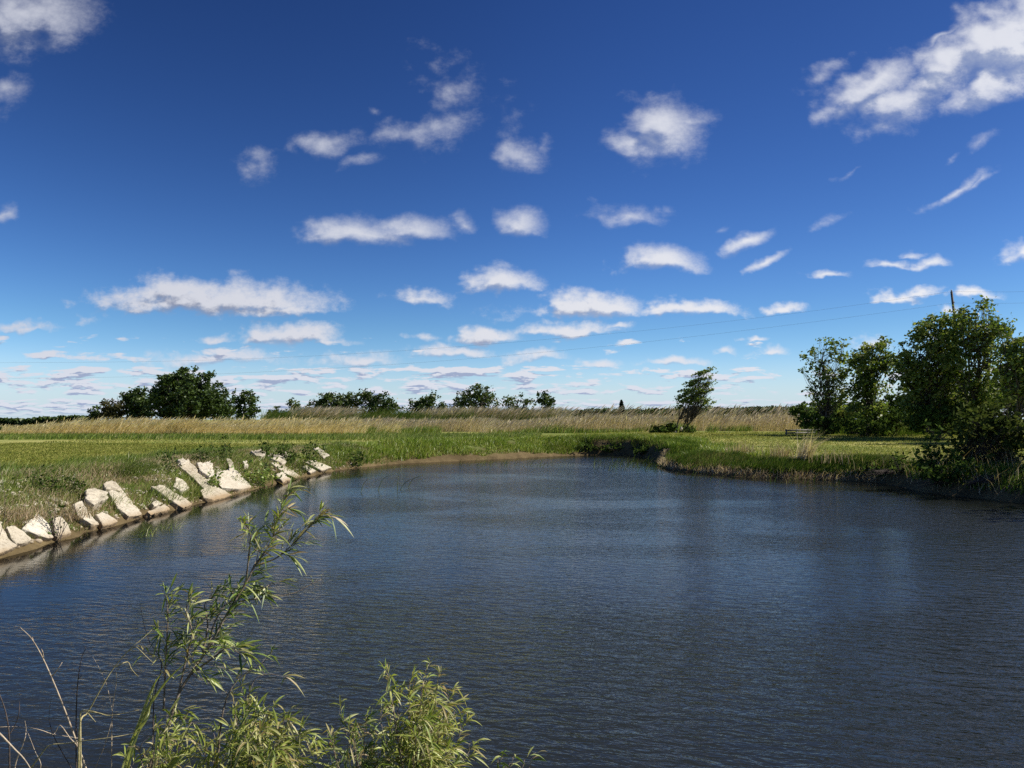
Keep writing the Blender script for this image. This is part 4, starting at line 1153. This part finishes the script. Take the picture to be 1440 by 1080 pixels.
tree_guard('upright white stone in the bush at the foot of the lone tree', 958, 603, 4, 6)
tree_guard('rounder white stone in the bush, left of the upright one', 950, 608, 4, 3.5)

# ------------------------------------------------------------------ willows and stalks on the near bank
def leaf_blades(pts, dirs, L, W_, mat, name, parent, droop=.35):
    """slim curved leaves with a folded midrib: 4 cross-sections"""
    n = len(pts)
    L = np.broadcast_to(L, (n,)); dirs = unit(np.asarray(dirs, float))
    side = unit(np.cross(dirs, rng.normal(0, 1, (n, 3)) + np.array([0, 0, 1.4])))
    nrm = np.cross(side, dirs)
    V = []
    ts = [0, .25, .55, .8, 1.0]; ws_ = [0, .8, 1.0, .55, 0]
    dr = droop * rng.uniform(.2, 1.6, n)
    for t, wk in zip(ts, ws_):
        c = pts + dirs * (L * t)[:, None] - np.array([0, 0, 1.0]) * (L * dr * t * t)[:, None]
        if wk == 0: V.append(c)
        else:
            o = side * (W_ * wk * .45 * L)[:, None]
            V += [c - o + nrm * (W_ * L * .18 * wk)[:, None], c, c + o + nrm * (W_ * L * .18 * wk)[:, None]]
    m = len(V); verts = np.stack(V, 1).reshape(-1, 3); b = np.arange(n) * m
    tr = [np.stack([b, b + 2, b + 1], -1), np.stack([b, b + 3, b + 2], -1)]
    q = []
    for i in (1, 4):
        q += [np.stack([b + i, b + i + 1, b + i + 4, b + i + 3], -1), np.stack([b + i + 1, b + i + 2, b + i + 5, b + i + 4], -1)]
    tr += [np.stack([b + 7, b + 8, b + 10], -1), np.stack([b + 8, b + 9, b + 10], -1)]
    return mesh_np(name, verts, np.concatenate(q), np.concatenate(tr), mat, parent, smooth=True)

def willow(label, stems, leaf=.055, mat='willow', twig_step=.035, twig_len=.11, leaves_per=6, bare=0.25, name='willow_sapling', group='willows on the near bank', cat='willow', droop=.35, twig_spread=.7, stem_r=.0055):
    """stems: lists of (px, py, Y); twigs and leaves grow off them"""
    first = at(*stems[0][0][:2], Y=stems[0][0][2])
    root = tag(empty(name, first), label, cat, group)
    T = Tubes(); LP = []; LD = []
    for si, st in enumerate(stems):
        p = smooth_path([at(a, b, Y=c) for a, b, c in st], 7)
        L = np.concatenate([[0], np.cumsum(np.linalg.norm(np.diff(p, axis=0), axis=1))])
        r0 = stem_r * (1.0 if si == 0 else .6)
        T.add(p, np.linspace(r0, r0 * .28, len(p)), 6)
        tot = L[-1]; d = bare * tot if si == 0 else bare * .6 * tot
        while d < tot:
            d += twig_step * rng.uniform(.5, 1.5)
            if d > tot: d = tot
            i = min(len(p) - 2, max(0, np.searchsorted(L, d) - 1))
            q = p[i] + (p[i + 1] - p[i]) * ((d - L[i]) / max(1e-6, L[i + 1] - L[i]))
            tdir = unit(p[min(len(p) - 1, i + 1)] - p[max(0, i - 1)])
            td = unit(tdir * .8 + rng.normal(0, twig_spread, 3) + np.array([.15, 0, .25]))
            tl = twig_len * rng.uniform(.35, 1.2) * (1 - .45 * d / tot)
            tw = np.array([q, q + td * tl * .5 + rng.normal(0, .006, 3), q + unit(td + [.2, 0, .1]) * tl])
            T.add(tw, [r0 * .3, r0 * .2, r0 * .1], 4)
            for _ in range(max(2, int(leaves_per * rng.uniform(.5, 1.4)))):
                t = rng.uniform(.2, 1.0)
                LP.append(tw[0] + (tw[2] - tw[0]) * t)
                LD.append(unit(td * .9 + rng.normal(0, .55, 3) + np.array([.35, 0, .1])))
            if d >= tot: break
    T.build('stem', M['willow_bark'], root)
    leaf_blades(np.array(LP), np.array(LD), leaf * rng.uniform(.45, 1.35, len(LP)), .12, M[mat], 'foliage', root, droop)
    return root

Yw = 2.35
st = lambda pts, y0=Yw, y1=Yw: [(a, b, y0 + (y1 - y0) * i / max(1, len(pts) - 1)) for i, (a, b) in enumerate(pts)]
willow('tall leaning willow sapling rising over the water from the bottom left', [
    st([(196, 1150), (211, 1075), (232, 1033), (250, 979), (268, 948), (294, 909), (307, 885), (328, 849), (346, 820), (358, 796), (374, 774), (384, 757), (388, 734), (395, 718), (404, 694)], 2.25, 2.45),
    st([(358, 796), (388, 785), (413, 764), (434, 742), (450, 722)], 2.43, 2.5),
    st([(346, 818), (350, 780), (352, 752), (341, 736)], 2.42, 2.35),
    st([(294, 909), (300, 880), (318, 850), (352, 835), (384, 820)], 2.36, 2.45),
    st([(230, 1000), (233, 930), (236, 865), (232, 836)], 2.3, 2.32),
    st([(250, 979), (262, 925), (270, 890), (262, 862), (266, 846)], 2.3, 2.25),
    st([(268, 948), (300, 925), (318, 912), (336, 918)], 2.33, 2.28),
    st([(285, 920), (292, 880), (288, 850), (300, 838)], 2.35, 2.4),
    ], leaf=.056, leaves_per=7, twig_step=.0135, twig_len=.085, bare=.40)
willow('bare dark twigs curving out to the right of the leaning willow sapling', [st([(328, 848), (352, 843), (376, 841), (413, 834), (437, 822), (452, 815)], 2.41, 2.5)], leaf=.02, leaves_per=1, twig_step=.14, twig_len=.04, bare=.2, name='bare_branch', cat='branch', group='bare stalks on the near bank', stem_r=.003)
willow('low willow shoot with a few drooping leaves, right of the sapling', [
    st([(300, 1150), (310, 1025), (320, 979), (336, 955), (358, 940), (377, 927)], 2.2, 2.25), st([(341, 1010), (350, 978), (359, 955), (378, 948), (392, 950)], 2.22, 2.25)],
    leaf=.06, leaves_per=4, twig_step=.05, twig_len=.05, bare=.62, stem_r=.0035)
def willow_bush(label, root_px, tips, Y, mat, leaf, n_extra=10, leaves_per=7, twig_step=.03, droop=.5, bare=.45):
    stems = []
    tips = list(tips)
    for _ in range(n_extra):
        a, b = tips[rng.integers(len(tips))]
        tips.append((a + (root_px[0] - a) * rng.uniform(.0, .5) + rng.normal(0, 10), b + rng.uniform(10, 90)))
    for (a, b) in tips:
        yy = Y + rng.normal(0, .10)
        mx_, my_ = root_px[0] + (a - root_px[0]) * .45 + rng.normal(0, 5), root_px[1] + (b - root_px[1]) * .55
        stems.append([(root_px[0] + rng.normal(0, 10), root_px[1], Y), (mx_, my_, (Y + yy) / 2), (a, b, yy)])
    return willow(label, stems, leaf=leaf, mat=mat, twig_step=twig_step, twig_len=.075, leaves_per=leaves_per, bare=bare, name='willow_bush', droop=droop, stem_r=.0045, twig_spread=.6)
willow_bush('bright arching willow bush at the bottom, just right of the tall sapling', (345, 1210), [(330, 1010), (345, 985), (360, 1000), (378, 1000), (400, 1012), (420, 1030), (440, 1042), (300, 1030), (285, 1050), (330, 1030), (365, 1030), (395, 1045), (350, 1012)], 2.1, 'willow_fresh', .052, 24, 9, .018)
willow_bush('small willow bush at the bottom between the two larger ones', (505, 1220), [(465, 1040), (480, 1012), (497, 1030), (512, 1016), (525, 1040), (470, 1060), (535, 1058), (500, 1050)], 2.25, 'willow', .05, 12, 8, .022)
willow_bush('largest dome shaped willow bush at the bottom centre', (575, 1250), [(545, 948), (556, 975), (576, 955), (598, 950), (616, 958), (630, 980), (640, 1000), (650, 1025), (574, 990), (535, 1010), (600, 990), (560, 1030), (620, 1020), (588, 1010), (610, 1050), (540, 1060), (660, 1056)], 2.2, 'willow_fresh', .048, 26, 8, .020)
willow_bush('low willow shoots at the bottom right of the largest willow bush', (690, 1230), [(700, 1062), (722, 1066), (738, 1068), (712, 1076), (745, 1078)], 2.2, 'willow', .05, 2, 4, .04)
willow_bush('dark leafy shoots at the foot of the tall willow sapling', (215, 1200), [(195, 1050), (215, 1030), (235, 1015), (250, 1000), (262, 1030), (205, 1064), (228, 1050), (180, 1070), (270, 1015), (240, 1060)], 2.2, 'willow_fresh', .052, 10, 6, .026)

# long green blades and dry stalks at the bottom left
def long_blades(label, lines, Y, mat, w, name='grass_clump', cat='grass', group=None):
    b = at(*lines[0][0], Y=Y); root = tag(empty(name, b), label, cat, group)
    for ln in lines:
        p = smooth_path([at(a, c, Y=Y + rng.normal(0, .02)) for a, c in ln], 6); m = len(p)
        t = np.linspace(0, 1, m); ww = w * (1 - t ** 2.2) * .5 + .0004
        sd_ = unit(np.cross(np.gradient(p, axis=0), np.array([rng.normal(0, .4), 1, rng.normal(0, .4)])))
        V = np.stack([p - sd_ * ww[:, None], p + [0, .35 * w, 0], p + sd_ * ww[:, None]], 1).reshape(-1, 3)
        i = np.arange(m - 1) * 3
        mesh_np('blade', V, np.concatenate([np.stack([i, i + 1, i + 4, i + 3], -1), np.stack([i + 1, i + 2, i + 5, i + 4], -1)]), None, M[mat], root, smooth=True)
c6 = lambda pts: [(180 + x / 3.857, 800 + y / 3.857) for x, y in pts]
c5 = lambda pts: [(x / 4.909, 860 + y / 4.909) for x, y in pts]
long_blades('clump of long green grass blades left of the willow sapling', [c6([(-40, 1150), (0, 1000), (60, 840), (130, 650), (185, 560)]), c6([(-30, 1150), (15, 985), (80, 830), (120, 730), (140, 690)]), c6([(-20, 1150), (30, 950), (90, 790), (200, 620), (330, 490)]), c6([(-35, 1150), (10, 1010), (40, 900), (110, 760), (150, 600)]), c6([(-25, 1150), (20, 960), (55, 880), (110, 800), (120, 740)])], 2.2, 'willow', .011)
long_blades('long strap leaves bending right under the willow sapling', [c6([(180, 1140), (270, 1030), (330, 990), (390, 940)]), c6([(170, 1150), (280, 1010), (340, 1000), (400, 900)]), c6([(720, 1150), (860, 1000), (830, 950), (790, 930)])], 2.1, 'willow_fresh', .012)
def stalk(label, lines, Y, mat='dry_stalk', r=.0036, leaf=None):
    b = at(*lines[0][0], Y=Y); root = tag(empty('dry_stalk', b), label, 'stalk', 'bare stalks on the near bank')
    T = Tubes()
    for i, ln in enumerate(lines):
        p = smooth_path([at(a, c, Y=Y + rng.normal(0, .012)) for a, c in ln], 5)
        T.add(p, np.linspace(r if i == 0 else r * .55, r * .25, len(p)) * .72, 6)
    T.build('stem', M[mat], root)
stalk('long straight dry stalk leaning left over the water, tallest at the bottom left', [c5([(640, 1250), (590, 1075), (500, 820), (400, 560), (300, 330), (220, 190), (140, 110)]), c5([(360, 445), (400, 395), (430, 350)]), c5([(300, 320), (295, 280), (285, 258)]), c5([(228, 205), (226, 190), (222, 178)])], 2.2, r=.0042)
stalk('thin dark upright stalk with a hooked tip beside the long leaning one', [c5([(530, 1250), (525, 860), (530, 600), (545, 420), (570, 300), (592, 255), (574, 242)]), c5([(530, 575), (518, 570), (512, 566)]), c5([(545, 465), (558, 445), (565, 435)])], 2.3, 'dark_twig', r=.003)
stalk('greenish dry stalk leaning far right with forked bent tips', [c5([(540, 1200), (552, 780), (610, 690), (720, 490), (800, 370), (900, 255), (980, 190), (1050, 125)]), c5([(800, 385), (840, 360), (885, 350), (910, 400), (955, 450)]), c5([(890, 270), (930, 248), (950, 252), (1010, 310), (1058, 355)]), c5([(610, 705), (640, 740), (660, 762)])], 2.15, 'reed_stem_tan', r=.0036) if False else None
M['reed_stem_tan'] = bark_mat('tan_green_stem', (.22, .20, .09), (.38, .33, .17), 30)
stalk('greenish dry stalk leaning far right with forked bent tips', [c5([(540, 1200), (552, 780), (610, 690), (720, 490), (800, 370), (900, 255), (980, 190), (1050, 125)]), c5([(800, 385), (840, 360), (885, 350), (910, 400), (955, 450)]), c5([(890, 270), (930, 248), (950, 252), (1010, 310), (1058, 355)]), c5([(610, 705), (640, 740), (660, 762)])], 2.15, 'reed_stem_tan', r=.0036)
stalk('dry stem snapped over into a flat bent leaf', [c5([(560, 1250), (555, 800), (562, 690), (640, 690), (740, 715), (825, 710)]), c5([(562, 692), (680, 700), (760, 718), (960, 680)])], 2.12, 'reed_stem_tan', r=.0034)
stalk('upright pale stalk with a wavy top right of the snapped stem', [c5([(765, 1250), (770, 1075), (775, 700), (805, 480), (798, 400)]), c5([(775, 690), (740, 520), (690, 400), (640, 310)]), c5([(770, 760), (720, 930), (660, 1080), (640, 1200)])], 2.25, r=.003)
stalk('dark forked stalk at the bottom left corner', [c5([(65, 1250), (65, 1075), (62, 850), (40, 700), (0, 580), (-20, 540)]), c5([(65, 850), (110, 770), (132, 690), (135, 620)])], 2.05, 'dark_twig', r=.0036)
stalk('pale curved stem sweeping down to the right from the left edge', [c5([(-60, 800), (0, 845), (100, 950), (160, 1010), (210, 1085), (260, 1200)])], 2.0, r=.004)
stalk('bent tan grass stem lying nearly flat across the other stalks', [c5([(200, 1100), (280, 990), (340, 925), (450, 910), (600, 890), (760, 870), (900, 845), (1060, 800)])], 2.1, 'reed_stem_tan', r=.003)
stalk('kinked dry stem folded into a sharp peak', [c5([(580, 1250), (550, 970), (480, 870), (415, 785), (385, 830), (370, 850)]), c5([(372, 848), (460, 862), (580, 880)]), c5([(372, 850), (250, 810), (110, 795), (0, 797)])], 2.18, r=.003)
stalk('short curved twig at the bottom left between the corner stalk and the leaning one', [c5([(90, 1200), (110, 1040), (165, 900), (180, 820), (172, 755)]), c5([(150, 1200), (280, 1080), (240, 960), (190, 830)])], 2.1, r=.0028)
stalk('thin dark curved twig behind the kinked stem', [c5([(560, 1200), (490, 1075), (390, 900), (345, 780), (340, 690), (355, 590)])], 2.3, 'dark_twig', r=.0024)
stalk('thin dark twig arching over left of the willow sapling', [[(213, 1150), (215, 1046), (217, 981), (227, 940), (222, 920), (211, 904), (202, 876), (198, 852)]], 2.3, 'dark_twig', r=.0028)
weed('tall weed whose leafy tip pokes in at the left edge', (-16, 790), .3, 512, 8, 'shrub', stems=2, per=5, leaf_px=4, lean=.0, group=None)
